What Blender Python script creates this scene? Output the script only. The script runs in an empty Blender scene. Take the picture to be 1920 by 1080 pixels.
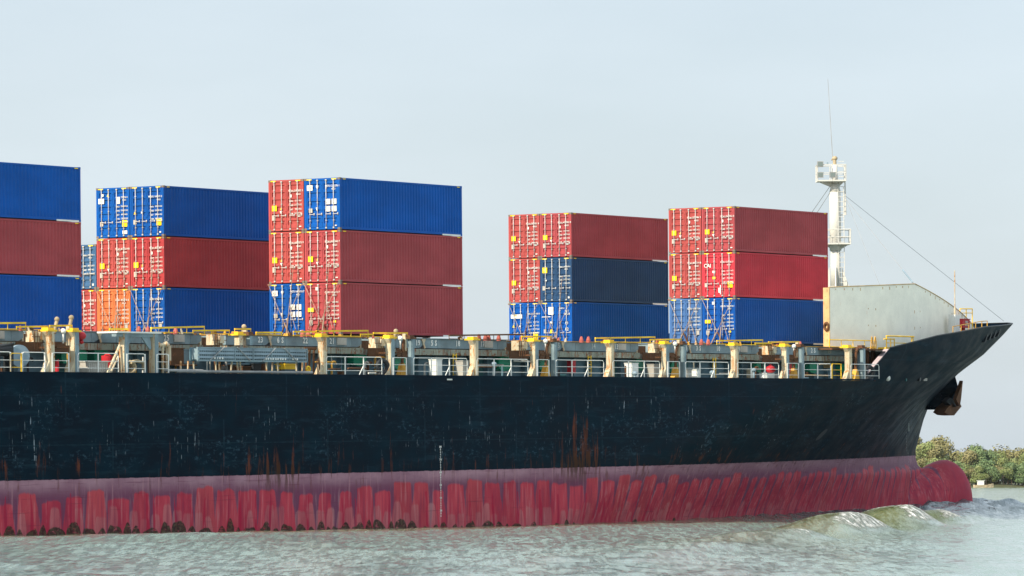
import bpy, math, random
import numpy as np
from mathutils import Matrix, Vector
random.seed(7); rng = np.random.default_rng(11)
SC = bpy.context.scene
COL = SC.collection

# ------------------------------------------------------------------ camera, sky, sun, exposure
F_PX, TH, TR, HOR = 8265.0, 0.5809, 0.0145, 895.0
CAMP = Vector((-200.0, -137.58, 2.84))
cam = bpy.data.cameras.new('camera'); camo = bpy.data.objects.new('camera', cam); COL.objects.link(camo)
cam.sensor_fit = 'HORIZONTAL'; cam.sensor_width = 36.0
cam.lens = 36.0 * F_PX / 1920.0
cam.shift_y = (HOR - 540.0) / 1920.0
cam.clip_start = 1.0; cam.clip_end = 30000.0
camo.location = CAMP
camo.rotation_euler = (math.pi / 2, 0, TH - math.pi / 2)
SC.camera = camo

SUN_EL, SUN_AZ = math.radians(36), math.atan2(-0.985, 0.16)      # towards the sun: aft, a little to port
world = bpy.data.worlds.new('World'); SC.world = world; world.use_nodes = True
wn = world.node_tree; wn.nodes.clear()
sky = wn.nodes.new('ShaderNodeTexSky'); sky.sky_type = 'NISHITA'; sky.sun_disc = False
sky.sun_elevation = SUN_EL; sky.sun_rotation = SUN_AZ
sky.altitude = 0; sky.air_density = 1.0; sky.dust_density = 2.2; sky.ozone_density = 1.6
wtc = wn.nodes.new('ShaderNodeTexCoord'); wmp = wn.nodes.new('ShaderNodeMapping'); wmp.inputs['Scale'].default_value = (3, 3, 11)
wno = wn.nodes.new('ShaderNodeTexNoise'); wno.inputs['Scale'].default_value = 2.2; wno.inputs['Detail'].default_value = 5
wmr = wn.nodes.new('ShaderNodeMapRange'); wmr.inputs[1].default_value = .35; wmr.inputs[2].default_value = .7
wmr.inputs[3].default_value = .58; wmr.inputs[4].default_value = .76
wmx = wn.nodes.new('ShaderNodeMixRGB'); wmx.inputs['Color2'].default_value = (6.3, 7.1, 7.7, 1)
wsx = wn.nodes.new('ShaderNodeSeparateXYZ'); wel = wn.nodes.new('ShaderNodeMapRange'); wel.interpolation_type = 'SMOOTHSTEP'
wel.inputs[1].default_value = .10; wel.inputs[2].default_value = .65; wel.inputs[3].default_value = 1.0; wel.inputs[4].default_value = 1.75
wml = wn.nodes.new('ShaderNodeVectorMath'); wml.operation = 'SCALE'; wml.inputs[0].default_value = (6.8, 7.62, 8.28)   # upper sky, out of frame, brightened to fill the shaded sides
wn.links.new(wtc.outputs['Generated'], wsx.inputs[0]); wn.links.new(wsx.outputs[2], wel.inputs[0]); wn.links.new(wel.outputs[0], wml.inputs['Scale']); wn.links.new(wml.outputs[0], wmx.inputs['Color2'])
wbg = wn.nodes.new('ShaderNodeBackground'); wbg.inputs['Strength'].default_value = 0.1
wou = wn.nodes.new('ShaderNodeOutputWorld')
for a, b in ((wtc.outputs['Generated'], wmp.inputs[0]), (wmp.outputs[0], wno.inputs['Vector']), (wno.outputs[0], wmr.inputs[0]),
             (wmr.outputs[0], wmx.inputs[0]), (sky.outputs[0], wmx.inputs['Color1']), (wmx.outputs[0], wbg.inputs[0]), (wbg.outputs[0], wou.inputs[0])):
    wn.links.new(a, b)
sl = bpy.data.lights.new('sun', 'SUN'); sl.energy = 5.0; sl.angle = math.radians(0.5); sl.color = (1.0, .89, .71)
so = bpy.data.objects.new('sun', sl); COL.objects.link(so)
sdir = Vector((math.sin(SUN_AZ) * math.cos(SUN_EL), math.cos(SUN_AZ) * math.cos(SUN_EL), math.sin(SUN_EL)))
so.rotation_euler = sdir.to_track_quat('Z', 'Y').to_euler(); so.location = sdir * 300
SC.view_settings.view_transform = 'Standard'; SC.view_settings.look = 'None'
SC.view_settings.exposure = 0.32; SC.view_settings.gamma = 1.0; SC.view_settings.use_curve_mapping = False
SC.cycles.max_bounces = 6; SC.cycles.volume_bounces = 0

# ------------------------------------------------------------------ frames: world has level water at z=0, the ship is trimmed bow-up
_c, _s = math.cos(TR), math.sin(TR)
SHIP = Matrix(((_c, 0, -_s, 0), (0, 1, 0, 0), (_s, 0, _c, 0), (0, 0, 0, 1)))
SHIPI = SHIP.inverted()
def P(px, py, y):
    """point of the ship's longitudinal plane y seen at a photo pixel: used to read off lengths along the deck"""
    d = Vector((math.cos(TH) + (px - 960) / F_PX * math.sin(TH), math.sin(TH) - (px - 960) / F_PX * math.cos(TH), (HOR - py) / F_PX))
    o = SHIPI @ CAMP; d = SHIPI.to_3x3() @ d
    return o + d * ((y - o.y) / d.y)
def PX(px, y=0.3, py=690): return P(px, py, y).x

# ------------------------------------------------------------------ mesh helpers
class MB:
    def __init__(s): s.v = []; s.f = []
    def quad(s, a, b, c, d):
        n = len(s.v); s.v += [tuple(a), tuple(b), tuple(c), tuple(d)]; s.f.append((n, n+1, n+2, n+3)); return s
    def box(s, x0, x1, y0, y1, z0, z1):
        n = len(s.v)
        s.v += [(x0,y0,z0),(x1,y0,z0),(x1,y1,z0),(x0,y1,z0),(x0,y0,z1),(x1,y0,z1),(x1,y1,z1),(x0,y1,z1)]
        s.f += [(n,n+3,n+2,n+1),(n+4,n+5,n+6,n+7),(n,n+1,n+5,n+4),(n+1,n+2,n+6,n+5),(n+2,n+3,n+7,n+6),(n+3,n,n+4,n+7)]; return s
    def prism(s, pts, vec):
        """closed polygon pts (3D) swept by vec"""
        n = len(s.v); m = len(pts); vec = Vector(vec)
        s.v += [tuple(p) for p in pts] + [tuple(Vector(p) + vec) for p in pts]
        s.f.append(tuple(range(n, n+m))); s.f.append(tuple(range(n+2*m-1, n+m-1, -1)))
        for i in range(m):
            j = (i+1) % m; s.f.append((n+i, n+m+i, n+m+j, n+j))
        return s
    def cone(s, p, r0, q, r1, k=8, cap=True):
        p = Vector(p); q = Vector(q); d = (q-p)
        if d.length < 1e-6: return s
        d.normalize(); a = d.orthogonal().normalized(); b = d.cross(a); n = len(s.v)
        for c, r in ((p, r0), (q, r1)):
            for i in range(k):
                t = 2*math.pi*i/k; s.v.append(tuple(c + a*(r*math.cos(t)) + b*(r*math.sin(t))))
        for i in range(k):
            j = (i+1) % k; s.f.append((n+i, n+j, n+k+j, n+k+i))
        if cap: s.f.append(tuple(range(n+k-1, n-1, -1))); s.f.append(tuple(range(n+k, n+2*k)))
        return s
    def bar(s, p, q, r, k=6): return s.cone(p, r, q, r, k)
    def path(s, pts, r, k=6):
        for a, b in zip(pts, pts[1:]): s.bar(a, b, r, k)
        return s
    def ball(s, c, rx, ry=None, rz=None, nu=14, nv=8):
        ry = ry or rx; rz = rz or rx; n = len(s.v)
        for j in range(nv+1):
            ph = -math.pi/2 + math.pi*j/nv
            for i in range(nu):
                t = 2*math.pi*i/nu; s.v.append((c[0]+rx*math.cos(ph)*math.cos(t), c[1]+ry*math.cos(ph)*math.sin(t), c[2]+rz*math.sin(ph)))
        for j in range(nv):
            for i in range(nu):
                k = (i+1) % nu; s.f.append((n+j*nu+i, n+j*nu+k, n+(j+1)*nu+k, n+(j+1)*nu+i))
        return s
    def ring(s, c, axis, R, r, nu=18, nv=8, sx=1.0):
        c = Vector(c); d = Vector(axis).normalized(); a = Vector((0,0,1)); b = d.cross(a).normalized(); n = len(s.v)
        for i in range(nu):
            t = 2*math.pi*i/nu; o = a*math.cos(t) + b*(math.sin(t)*sx)
            for j in range(nv):
                u = 2*math.pi*j/nv; s.v.append(tuple(c + o*(R + r*math.cos(u)) + d*(r*math.sin(u))))
        for i in range(nu):
            for j in range(nv):
                i2 = (i+1) % nu; j2 = (j+1) % nv
                s.f.append((n+i*nv+j, n+i2*nv+j, n+i2*nv+j2, n+i*nv+j2))
        return s
    def mesh(s, name, smooth=False):
        me = bpy.data.meshes.new(name); me.from_pydata(s.v, [], s.f); me.update()
        if smooth: me.polygons.foreach_set('use_smooth', [True]*len(me.polygons))
        return me
    def build(s, name, m, parent=None, smooth=False, loc=None): return link(name, s.mesh(name, smooth), m, parent, loc)

def link(name, me, m, parent=None, loc=None):
    o = bpy.data.objects.new(name, me); COL.objects.link(o)
    if m is not None:
        if len(me.materials) == 0: me.materials.append(m)
        o.material_slots[0].link = 'OBJECT'; o.material_slots[0].material = m
    if parent: o.parent = parent
    if loc: o.location = loc
    return o
def tag(o, label, cat, group=None):
    o['label'] = label; o['category'] = cat
    if group: o['group'] = group
    return o
def empty(name, label, cat, group=None):
    o = bpy.data.objects.new(name, None); COL.objects.link(o); o.empty_display_size = .5
    return tag(o, label, cat, group)
def on_ship(o, x=0, y=0, z=0): o.matrix_world = SHIP @ Matrix.Translation((x, y, z)); return o
_tx = {}
def text_mesh(body, size, gap=1.0, bold=0.012):
    k = (body, size, gap, bold)
    if k in _tx: return _tx[k]
    cu = bpy.data.curves.new('lettering', 'FONT'); cu.body = body; cu.size = size; cu.space_character = gap
    cu.align_x = 'CENTER'; cu.align_y = 'CENTER'; cu.resolution_u = 2; cu.extrude = 0.004; cu.offset = size*bold
    o = bpy.data.objects.new('lettering', cu); COL.objects.link(o)
    dg = bpy.context.evaluated_depsgraph_get(); me = bpy.data.meshes.new_from_object(o.evaluated_get(dg))
    bpy.data.objects.remove(o); bpy.data.curves.remove(cu); me.materials.clear(); _tx[k] = me; return me
def text_into(mb, body, size, M, gap=1.0, bold=0.012):
    me = text_mesh(body, size, gap, bold); n = len(mb.v)
    mb.v += [tuple(M @ v.co) for v in me.vertices]; mb.f += [tuple(n+i for i in p.vertices) for p in me.polygons]
AFT = Matrix(((0,0,-1,0),(-1,0,0,0),(0,1,0,0),(0,0,0,1)))         # lettering that faces aft
SIDE = Matrix(((1,0,0,0),(0,0,-1,0),(0,1,0,0),(0,0,0,1)))         # lettering that faces starboard

# ------------------------------------------------------------------ node helpers
class NT:
    def __init__(s, name, rough=.5):
        s.m = bpy.data.materials.new(name); s.m.use_nodes = True; s.t = s.m.node_tree
        s.b = s.t.nodes['Principled BSDF']; s.b.inputs['Roughness'].default_value = rough; s.b.inputs['Specular IOR Level'].default_value = .22
        tc = s.t.nodes.new('ShaderNodeTexCoord'); s.obj = tc.outputs['Object']
        sx = s.t.nodes.new('ShaderNodeSeparateXYZ'); s.t.links.new(s.obj, sx.inputs[0]); s.x, s.y, s.z = sx.outputs
    def put(s, sock, v):
        if hasattr(v, 'is_linked') or isinstance(v, bpy.types.NodeSocket): s.t.links.new(v, sock)
        elif isinstance(v, (tuple, list)) and len(v) == 3 and len(sock.default_value) == 4: sock.default_value = (*v, 1)
        else: sock.default_value = v
    def m_(s, op, a, b=None, c=None, clamp=False):
        n = s.t.nodes.new('ShaderNodeMath'); n.operation = op; n.use_clamp = clamp
        for i, v in enumerate((a, b, c)):
            if v is not None: s.put(n.inputs[i], v)
        return n.outputs[0]
    def add(s, a, b): return s.m_('ADD', a, b)
    def mul(s, a, b): return s.m_('MULTIPLY', a, b)
    def sub(s, a, b): return s.m_('SUBTRACT', a, b)
    def sm(s, v, lo, hi, a=0.0, b=1.0):
        n = s.t.nodes.new('ShaderNodeMapRange'); n.interpolation_type = 'SMOOTHSTEP'
        for i, q in enumerate((v, lo, hi, a, b)): s.put(n.inputs[i], q)
        return n.outputs[0]
    def vec(s, x, y, z):
        n = s.t.nodes.new('ShaderNodeCombineXYZ')
        for i, q in enumerate((x, y, z)): s.put(n.inputs[i], q)
        return n.outputs[0]
    def sc(s, sx, sy, sz, v=None):
        n = s.t.nodes.new('ShaderNodeVectorMath'); n.operation = 'MULTIPLY'
        s.put(n.inputs[0], v or s.obj); n.inputs[1].default_value = (sx, sy, sz); return n.outputs[0]
    def noise(s, v, scale=1.0, detail=3.0, rough=.55):
        n = s.t.nodes.new('ShaderNodeTexNoise'); s.put(n.inputs['Vector'], v)
        n.inputs['Scale'].default_value = scale; n.inputs['Detail'].default_value = detail; n.inputs['Roughness'].default_value = rough
        return n.outputs[0]
    def white(s, w):
        n = s.t.nodes.new('ShaderNodeTexWhiteNoise'); n.noise_dimensions = '1D'; s.put(n.inputs['W'], w); return n.outputs['Value']
    def mix(s, f, a, b):
        n = s.t.nodes.new('ShaderNodeMixRGB'); s.put(n.inputs[0], f); s.put(n.inputs[1], a); s.put(n.inputs[2], b); return n.outputs[0]
    def bump(s, h, dist=.02, st=1.0):
        n = s.t.nodes.new('ShaderNodeBump'); n.inputs['Strength'].default_value = st; n.inputs['Distance'].default_value = dist
        s.put(n.inputs['Height'], h); s.t.links.new(n.outputs[0], s.b.inputs['Normal'])
    def col(s, c): s.put(s.b.inputs['Base Color'], c)
    def rough(s, r): s.put(s.b.inputs['Roughness'], r)

def paint(name, c, rough=.45, rust=.3, rustc=(.13,.045,.016), var=.25, sx=1.0, metal=0.0, streak=True):
    """weathered paint: uneven tone, streaks of grime running down, rust eating in from random spots"""
    n = NT(name, rough)
    big = n.noise(n.sc(sx, sx, sx), .9, 4); fine = n.noise(n.sc(sx*5, sx*5, sx*5), 1.6, 4)
    col = n.mix(n.sm(big, .3, .7), tuple(q*(1-var) for q in c), tuple(min(1, q*(1+var*.6)) for q in c))
    col = n.mix(n.sm(fine, .45, .8, 0, .25), col, tuple(q*.6+.04 for q in c))
    if rust > 0:
        st = n.noise(n.sc(4*sx, 4*sx, .55*sx), 1.5, 5, .65); blot = n.noise(n.sc(1.4*sx, 1.4*sx, 1.4*sx), 2.3, 6, .7)
        k = n.m_('MAXIMUM', n.sm(st, .70-.22*rust, .80-.2*rust), n.sm(blot, .72-.22*rust, .80-.22*rust))
        tone = n.mix(n.sm(fine, .35, .65), rustc, tuple(q*2.0+.02 for q in rustc))
        col = n.mix(n.mul(k, .9), col, tone); n.rough(n.sm(k, 0, 1, rough, .85))
    n.col(col); n.b.inputs['Metallic'].default_value = metal
    n.bump(n.add(big, n.mul(fine, .3)), .01, .5); return n.m

# ------------------------------------------------------------------ ship hull material
def hull_material(name='hull_paint'):
    n = NT(name, .5); n.b.inputs['Specular IOR Level'].default_value = .03
    x, z = n.x, n.z
    w1 = n.noise(n.vec(n.mul(x, 1.2), n.mul(n.y, 1.2), n.mul(z, .35)), 1.0, 4)
    big = n.noise(n.sc(.12, .12, .25), 1.0, 4)
    # --- topsides: dark navy, patched and scoured
    patch = n.noise(n.sc(.45, .45, .9), 1.0, 5, .6); cells = n.noise(n.sc(.25, .25, 2.2), 1.0, 4, .7)
    navy = n.mix(n.sm(patch, .35, .7), (.0000, .0058, .0140), (.0000, .0125, .0240))
    navy = n.mix(n.sm(cells, .52, .68, 0, .55), navy, (.008, .030, .048))
    band = n.mul(n.sm(z, 3.2, 4.2), n.sm(z, 8.2, 6.6))
    scour = n.mul(n.mul(n.sm(n.noise(n.sc(2.2, 2.2, 4.5), 1.0, 6, .75), .52, .64), n.sm(n.noise(n.sc(.16, .16, .5), 1.3, 3), .48, .60)), band)
    navy = n.mix(n.mul(scour, .55), navy, (.05, .11, .16))
    # vertical scratches: pale, with short broken lengths
    scr = n.noise(n.sc(7.5, 7.5, .55), 1.0, 3, .6); brk = n.noise(n.sc(3.0, 3.0, 4.0), 1.0, 3)
    zone = n.sm(n.noise(n.sc(.26, .26, .5), 1.0, 3, .6), .50, .60)
    sk = n.mul(n.mul(n.sm(scr, .61, .665), n.sm(brk, .44, .54)), n.mul(zone, n.mul(n.sm(z, 3.4, 4.4), n.sm(z, 8.3, 7.0))))
    navy = n.mix(n.mul(sk, .75), navy, (.34, .42, .48))
    for q, w_ in ((n.m_('DIVIDE', n.sub(z, 1.2), 2.45), .006), (n.m_('DIVIDE', n.add(x, n.mul(n.m_('FLOOR', n.m_('DIVIDE', n.sub(z, 1.2), 2.45)), 3.7)), 9.2), .004)):
        ln = n.sm(n.m_('ABSOLUTE', n.sub(n.m_('FRACT', q), .5)), w_*2.2, w_); navy = n.mix(n.mul(ln, n.sm(brk, .35, .6, .1, .5)), navy, (.014, .04, .06))
    # rust: streaks, denser just above the boot top and at two heavy places
    rs = n.noise(n.sc(2.3, 2.3, .34), 1.0, 6, .68); rb = n.noise(n.sc(.5, .5, .3), 1.0, 3)
    low = n.sm(z, 5.4, 3.3); heavy = None
    for xc, wd, zt in ((PX(522, 0, 860), 1.7, 5.6), (PX(1083, 0, 820), 2.4, 8.3)):
        d = n.m_('DIVIDE', n.sub(x, xc), wd); g = n.m_('POWER', 2.718, n.mul(n.mul(d, d), -1.0))
        g = n.mul(g, n.sm(z, zt, zt-3.2)); heavy = g if heavy is None else n.m_('MAXIMUM', heavy, g)
    thr = n.sub(.652, n.add(n.mul(low, .095), n.add(n.mul(heavy, .135), n.mul(n.sm(rb, .45, .75), .05))))
    rust = n.sm(n.sub(rs, thr), -.01, .12)
    rust = n.mul(rust, n.mul(n.sm(z, 1.7, 2.9), n.sm(z, 8.4, 7.6)))
    rustc = n.mix(n.sm(w1, .3, .7), (.050, .016, .008), (.150, .042, .018))
    # --- boot top: mauve band that was painted over, red antifouling worn into tongues below
    mauve = n.mix(n.sm(patch, .3, .7), (.25, .125, .175), (.37, .215, .265))
    mauve = n.mix(n.sm(z, 3.1, 2.2), mauve, (.165, .055, .105))
    mauve = n.mix(n.sm(n.noise(n.sc(.3, .3, 6), 1.0, 4), .6, .68, 0, .5), mauve, (.16, .045, .085))
    lean = n.mul(n.sm(x, 30, 75, 0, .42), n.sub(z, 2.5))
    def tongues(per, seed, zt, zr, w0, w1_, depth, jit=.35, rag=.42):
        u = n.m_('DIVIDE', n.sub(n.add(x, n.mul(n.noise(n.vec(n.mul(x, .45), seed, n.mul(z, .22)), 1.0, 2), 2.6*jit)), lean), per)
        k = n.m_('FLOOR', u); f = n.m_('ABSOLUTE', n.sub(n.mul(n.sub(u, k), 2.0), 1.0))
        r1 = n.white(n.add(k, seed)); top = n.add(zt, n.mul(n.sub(r1, .5), zr))
        dd = n.sub(top, z)
        width = n.add(n.sub(n.sm(dd, 0, depth, w0, w1_), n.mul(n.white(n.add(k, seed+31.7)), .24)), n.sm(dd, 0, .16, -.16, 0))
        edge = n.sub(n.sub(width, f), n.mul(n.sub(w1, .5), rag))
        return n.mul(n.sm(edge, -.04, .07), n.sm(n.add(dd, n.mul(n.sub(w1, .5), rag)), -.02, .14)), r1
    t1, r1 = tongues(1.78, 3.0, 2.42, .62, .88, 1.12, 2.2, .35, .55)
    red = n.mix(n.sm(n.noise(n.sc(.8, .8, .3), 1.0, 4), .3, .7), (.41, .026, .055), (.58, .062, .088))
    red = n.mix(n.sm(r1, .4, 1, 0, .35), red, (.42, .085, .075))
    boot = n.mix(n.mul(t1, .86), mauve, red)
    wl = n.mul(x, -TR)
    t2, r2 = tongues(.89, 17.0, n.add(wl, 1.05), 1.1, .80, 1.02, .8, .45)
    boot = n.mix(n.mul(t2, n.mul(n.sm(r2, .18, .32), n.sm(x, 60, 20, .25, .46))), boot, n.mix(n.sm(w1, .3, .7), (.38, .12, .135), (.52, .23, .23)))
    t3, r3 = tongues(.61, 41.0, n.add(wl, 1.6), 1.4, .3, .5, 1.4, .4)
    boot = n.mix(n.mul(t3, n.mul(n.sm(r3, .5, .7), .8)), boot, (.40, .014, .050))
    hl = n.noise(n.sc(.25, .25, 9), 1.0, 3, .7)
    stv = n.noise(n.sc(4.5, 4.5, .35), 1.0, 4, .6)
    boot = n.mix(n.mul(n.sm(stv, .50, .64), n.sm(z, 2.9, 1.6, 0, .45)), boot, (.19, .03, .07))
    boot = n.mix(n.mul(n.sm(stv, .46, .34), .28), boot, (.55, .30, .32))
    boot = n.mix(n.sm(hl, .60, .70, 0, .45), boot, (.14, .03, .055))
    bulbm = n.mul(n.sm(x, 89.8, 92.0), n.sm(z, 3.3, 2.6)); boot = n.mix(n.mul(bulbm, .85), boot, n.mix(n.sm(patch, .3, .7), (.34, .030, .060), (.42, .050, .080)))
    # weed just over the water (the waterline is level while the ship is trimmed)
    zw = n.add(z, n.mul(x, TR))
    uu = n.m_('DIVIDE', n.add(x, n.mul(n.noise(n.vec(n.mul(x, .3), 0, 0), 1.0, 2), 4)), 1.05)
    fk = n.m_('FLOOR', uu); ff = n.m_('ABSOLUTE', n.sub(n.mul(n.sub(uu, fk), 2.0), 1.0)); rr = n.white(n.add(fk, 77.0))
    wt = n.mul(n.add(n.mul(rr, .52), n.sm(x, -20, 20, .20, -.12)), n.sm(x, 62, 30, .2, 1.0))
    hh = n.sub(n.sub(wt, n.mul(n.mul(ff, ff), .5)), n.sub(zw, .06))
    weed = n.sm(n.add(hh, n.mul(n.sub(w1, .5), .5)), 0, .08)
    weed = n.mul(weed, n.sm(n.noise(n.sc(2.5, 2.5, 7), 1.0, 4), .28, .47))
    boot = n.mix(n.mul(weed, .88), boot, n.mix(n.sm(n.noise(n.sc(6, 6, 6), 1.0, 3), .4, .65), (.010, .018, .014), (.055, .065, .036)))
    # --- join
    line = n.add(3.175, n.mul(n.sub(n.noise(n.vec(n.mul(x, 1.6), 0, 0), 1.0, 4), .5), .14))
    top = n.sm(n.sub(z, line), -.015, .015)
    c = n.mix(top, boot, navy)
    c = n.mix(n.mul(rust, n.sm(z, 1.9, 3.6, .35, .9)), c, n.mix(n.mul(heavy, n.sm(z, 4.6, 3.2)), rustc, (.055, .024, .010)))
    # anchor chain scuffs on the flare
    dg = n.noise(n.vec(n.mul(n.sub(x, n.mul(z, 1.5)), 1.1), n.mul(n.y, .25), n.mul(n.add(z, n.mul(x, .5)), .12)), 1.0, 4, .65)
    sc_ = n.mul(n.mul(n.sm(x, 66, 78), n.sm(z, 8.6, 6.4)), n.mul(n.sm(z, 3.3, 4.6), n.sm(dg, .44, .66)))
    c = n.mix(n.mul(sc_, .6), c, (.10, .13, .15))
    n.col(c); n.rough(n.sm(patch, .3, .7, .42, .6))
    plate = n.noise(n.sc(.35, .35, .5), 1.0, 2); small = n.noise(n.sc(2.5, 2.5, 2.5), 1.0, 4)
    seam = n.sm(n.m_('ABSOLUTE', n.sub(n.m_('FRACT', n.m_('DIVIDE', z, 2.1)), .5)), .0, .012)
    n.bump(n.add(n.mul(plate, 1.0), n.add(n.mul(small, .08), n.add(n.mul(seam, .10), n.mul(n.m_('SINE', n.mul(x, 7.4)), .035)))), .05, .30)
    return n.m

M = {}
M['hull'] = hull_material()
M['grey'] = paint('hatch_grey', (.20, .275, .31), .5, .36)
M['strip'] = paint('rusty_coaming_edge', (.27, .30, .25), .6, .85)
M['wall'] = paint('coaming_blue_grey', (.11, .20, .25), .55, .35)
M['teal'] = paint('teal_recess', (.02, .10, .105), .5, .2)
M['green'] = paint('green_vent', (.006, .30, .17), .4, .05)
M['cream'] = paint('cream_post', (.56, .49, .35), .55, .8, (.27, .11, .025), .2)
M['white'] = paint('white_paint', (.74, .75, .72), .4, .12, (.25, .12, .05), .06)
M['mast'] = paint('mast_white', (.60, .59, .55), .5, .12, (.3, .16, .07), .05)
M['yellow'] = paint('yellow_paint', (.88, .55, .03), .45, .3)
M['ochre'] = paint('ochre_gusset', (.62, .33, .05), .55, .4)
M['brown'] = paint('rust_brown', (.12, .055, .025), .75, .6)
M['dark'] = paint('dark_steel', (.02, .024, .028), .5, .1)
M['deck'] = paint('deck_paint', (.06, .11, .09), .7, .4)
M['red'] = paint('red_gear', (.50, .025, .035), .4, .1)
M['salmon'] = paint('salmon_cone', (.40, .10, .075), .6, .2)
M['tan'] = paint('tan_canvas', (.42, .34, .22), .9, .3, (.2, .1, .04), .4, 2)
M['break'] = paint('breakwater_white', (.94, .90, .77), .5, .16, (.42, .16, .03), .07)
M['orange'] = paint('orange_rust_edge', (.56, .40, .20), .7, .6, (.3, .09, .02))
M['steel'] = paint('grey_steel', (.30, .31, .31), .45, .35)
M['lash'] = paint('lashing_steel', (.36, .27, .21), .55, .55, (.2, .07, .03))
M['galv'] = paint('galvanised_bar', (.50, .50, .49), .35, .12)
M['letter'] = paint('lettering_white', (.75, .76, .72), .6, .0)
M['letterdim'] = paint('worn_lettering', (.46, .50, .48), .6, .1)
M['sticker'] = paint('yellow_sticker', (.85, .60, .01), .5, 0, var=.05)
M['plate'] = paint('grey_plate', (.42, .40, .36), .5, .1)
M['glass'] = NT('lamp_glass', .1).m; M['glass'].node_tree.nodes['Principled BSDF'].inputs['Base Color'].default_value = (.16, .2, .2, 1)
M['blue_drum'] = paint('blue_grey_disc', (.22, .30, .36), .4, .2)
M['edge'] = paint('bulwark_end_pinkish', (.44, .36, .38), .6, .3)  # pinkish grey, far paler than the hull plating

# ------------------------------------------------------------------ the ship
ship = empty('container_ship', 'huge dark navy container ship with a red boot top and bulbous bow', 'ship'); on_ship(ship)
B, HB = 32.2, 16.1
def tab(t):
    a = np.array(t, float); return lambda q: float(np.interp(q, a[:, 0], a[:, 1]))
xs_ = tab([(-3,90.2),(0,90.2),(1.5,90.0),(1.9,89.95),(2.13,89.63),(2.43,88.84),(2.92,88.47),(3.6,88.48),(4.74,89.12),(5.8,89.75),(6.84,90.6),(8.0,92.5),(9.2,94.72),(10.4,97.55),(11.95,101.2),(13.2,103.75)])
x0_ = tab([(-3,10),(0,14),(3,22),(6,33),(8.4,42),(10.5,50),(13,52.5)])
nn_ = tab([(-3,1.3),(0,1.35),(3,1.42),(6,1.62),(8.4,1.85),(10.5,1.98),(13.2,2.02)])
def half(x, z):
    a, b = x0_(z), xs_(z)
    if x <= a: return HB
    t = min(1.0, (x-a)/(b-a)); return HB*(1-t**nn_(z))
ztop = tab([(52.5,10.42),(55.1,10.5),(57.8,10.8),(63.5,11.42),(75,12.2),(90,12.72),(103.75,13.15)])
def sb(x, z): return HB - half(x, z)          # starboard side
ZD = 8.4
def hull_mesh():
    mb = MB(); zl = list(np.linspace(-3, 1.6, 10)) + [1.85,2.0,2.13,2.28,2.43,2.65,2.92,3.25,3.6,4.1,4.74,5.3,5.8,6.3,6.84,7.4,7.9,ZD]
    tl = [1-(1-q)**1.35 for q in np.linspace(0, 1, 41)]
    ZA = 52.5; s_of = lambda x: (x-ZA)/(xs_(ZD)-ZA)
    # lengthwise stations at each level share parameters; station kA sits at the bulwark's aft edge
    par = [-75, -50, -30, -10, 5] ; stl = list(np.linspace(0, 1, 49))
    for sgn in (1, -1):
        base = len(mb.v); rows = []
        for z in zl:
            a = x0_(z); e = xs_(z); f = (z+3)/(ZD+3)
            xa = a + (e-a)*((ZA-x0_(ZD))/(xs_(ZD)-x0_(ZD))); xa = xa*(1-f**3) + ZA*f**3
            mid = [a + (xa-a)*k/12 for k in range(13)]
            xl = [p for p in par if p < a-1] + [None]*sum(1 for p in par if p >= a-1)
            xl = par[:1] + [-75 + (a+75)*k/5 for k in range(1, 5)] + mid[:-1] + [xa + (e-xa)*q for q in stl]
            row = []
            for x in xl:
                y = HB - sgn*half(x, z); row.append(len(mb.v)); mb.v.append((x, y, z))
            rows.append(row)
        nst = len(rows[0]); i0 = nst - len(stl)
        for w in np.linspace(0, 1, 13)[1:]:
            row = []
            for q in stl:
                z = ZD; x = ZA
                for _ in range(12):
                    xa = ZA + min(z-ZD, 2.1)*1.25; x = xa + (xs_(z)-xa)*q; z = ZD + w*(ztop(x)-ZD)
                row.append(len(mb.v)); mb.v.append((x, HB - sgn*half(x, z), z))
            rows.append(row)
        for j in range(len(rows)-1):
            a, b = rows[j], rows[j+1]
            if len(b) != len(a): a = a[len(a)-len(b):]
            for i in range(len(a)-1):
                f = (a[i], a[i+1], b[i+1], b[i]); mb.f.append(f if sgn > 0 else f[::-1])
    # transom, far out of the picture
    mb.quad((-75, 0, -3), (-75, 0, ZD), (-75, B, ZD), (-75, B, -3))
    return mb
hm = hull_mesh(); hull = hm.build('hull', M['hull'], ship, True)
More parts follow.
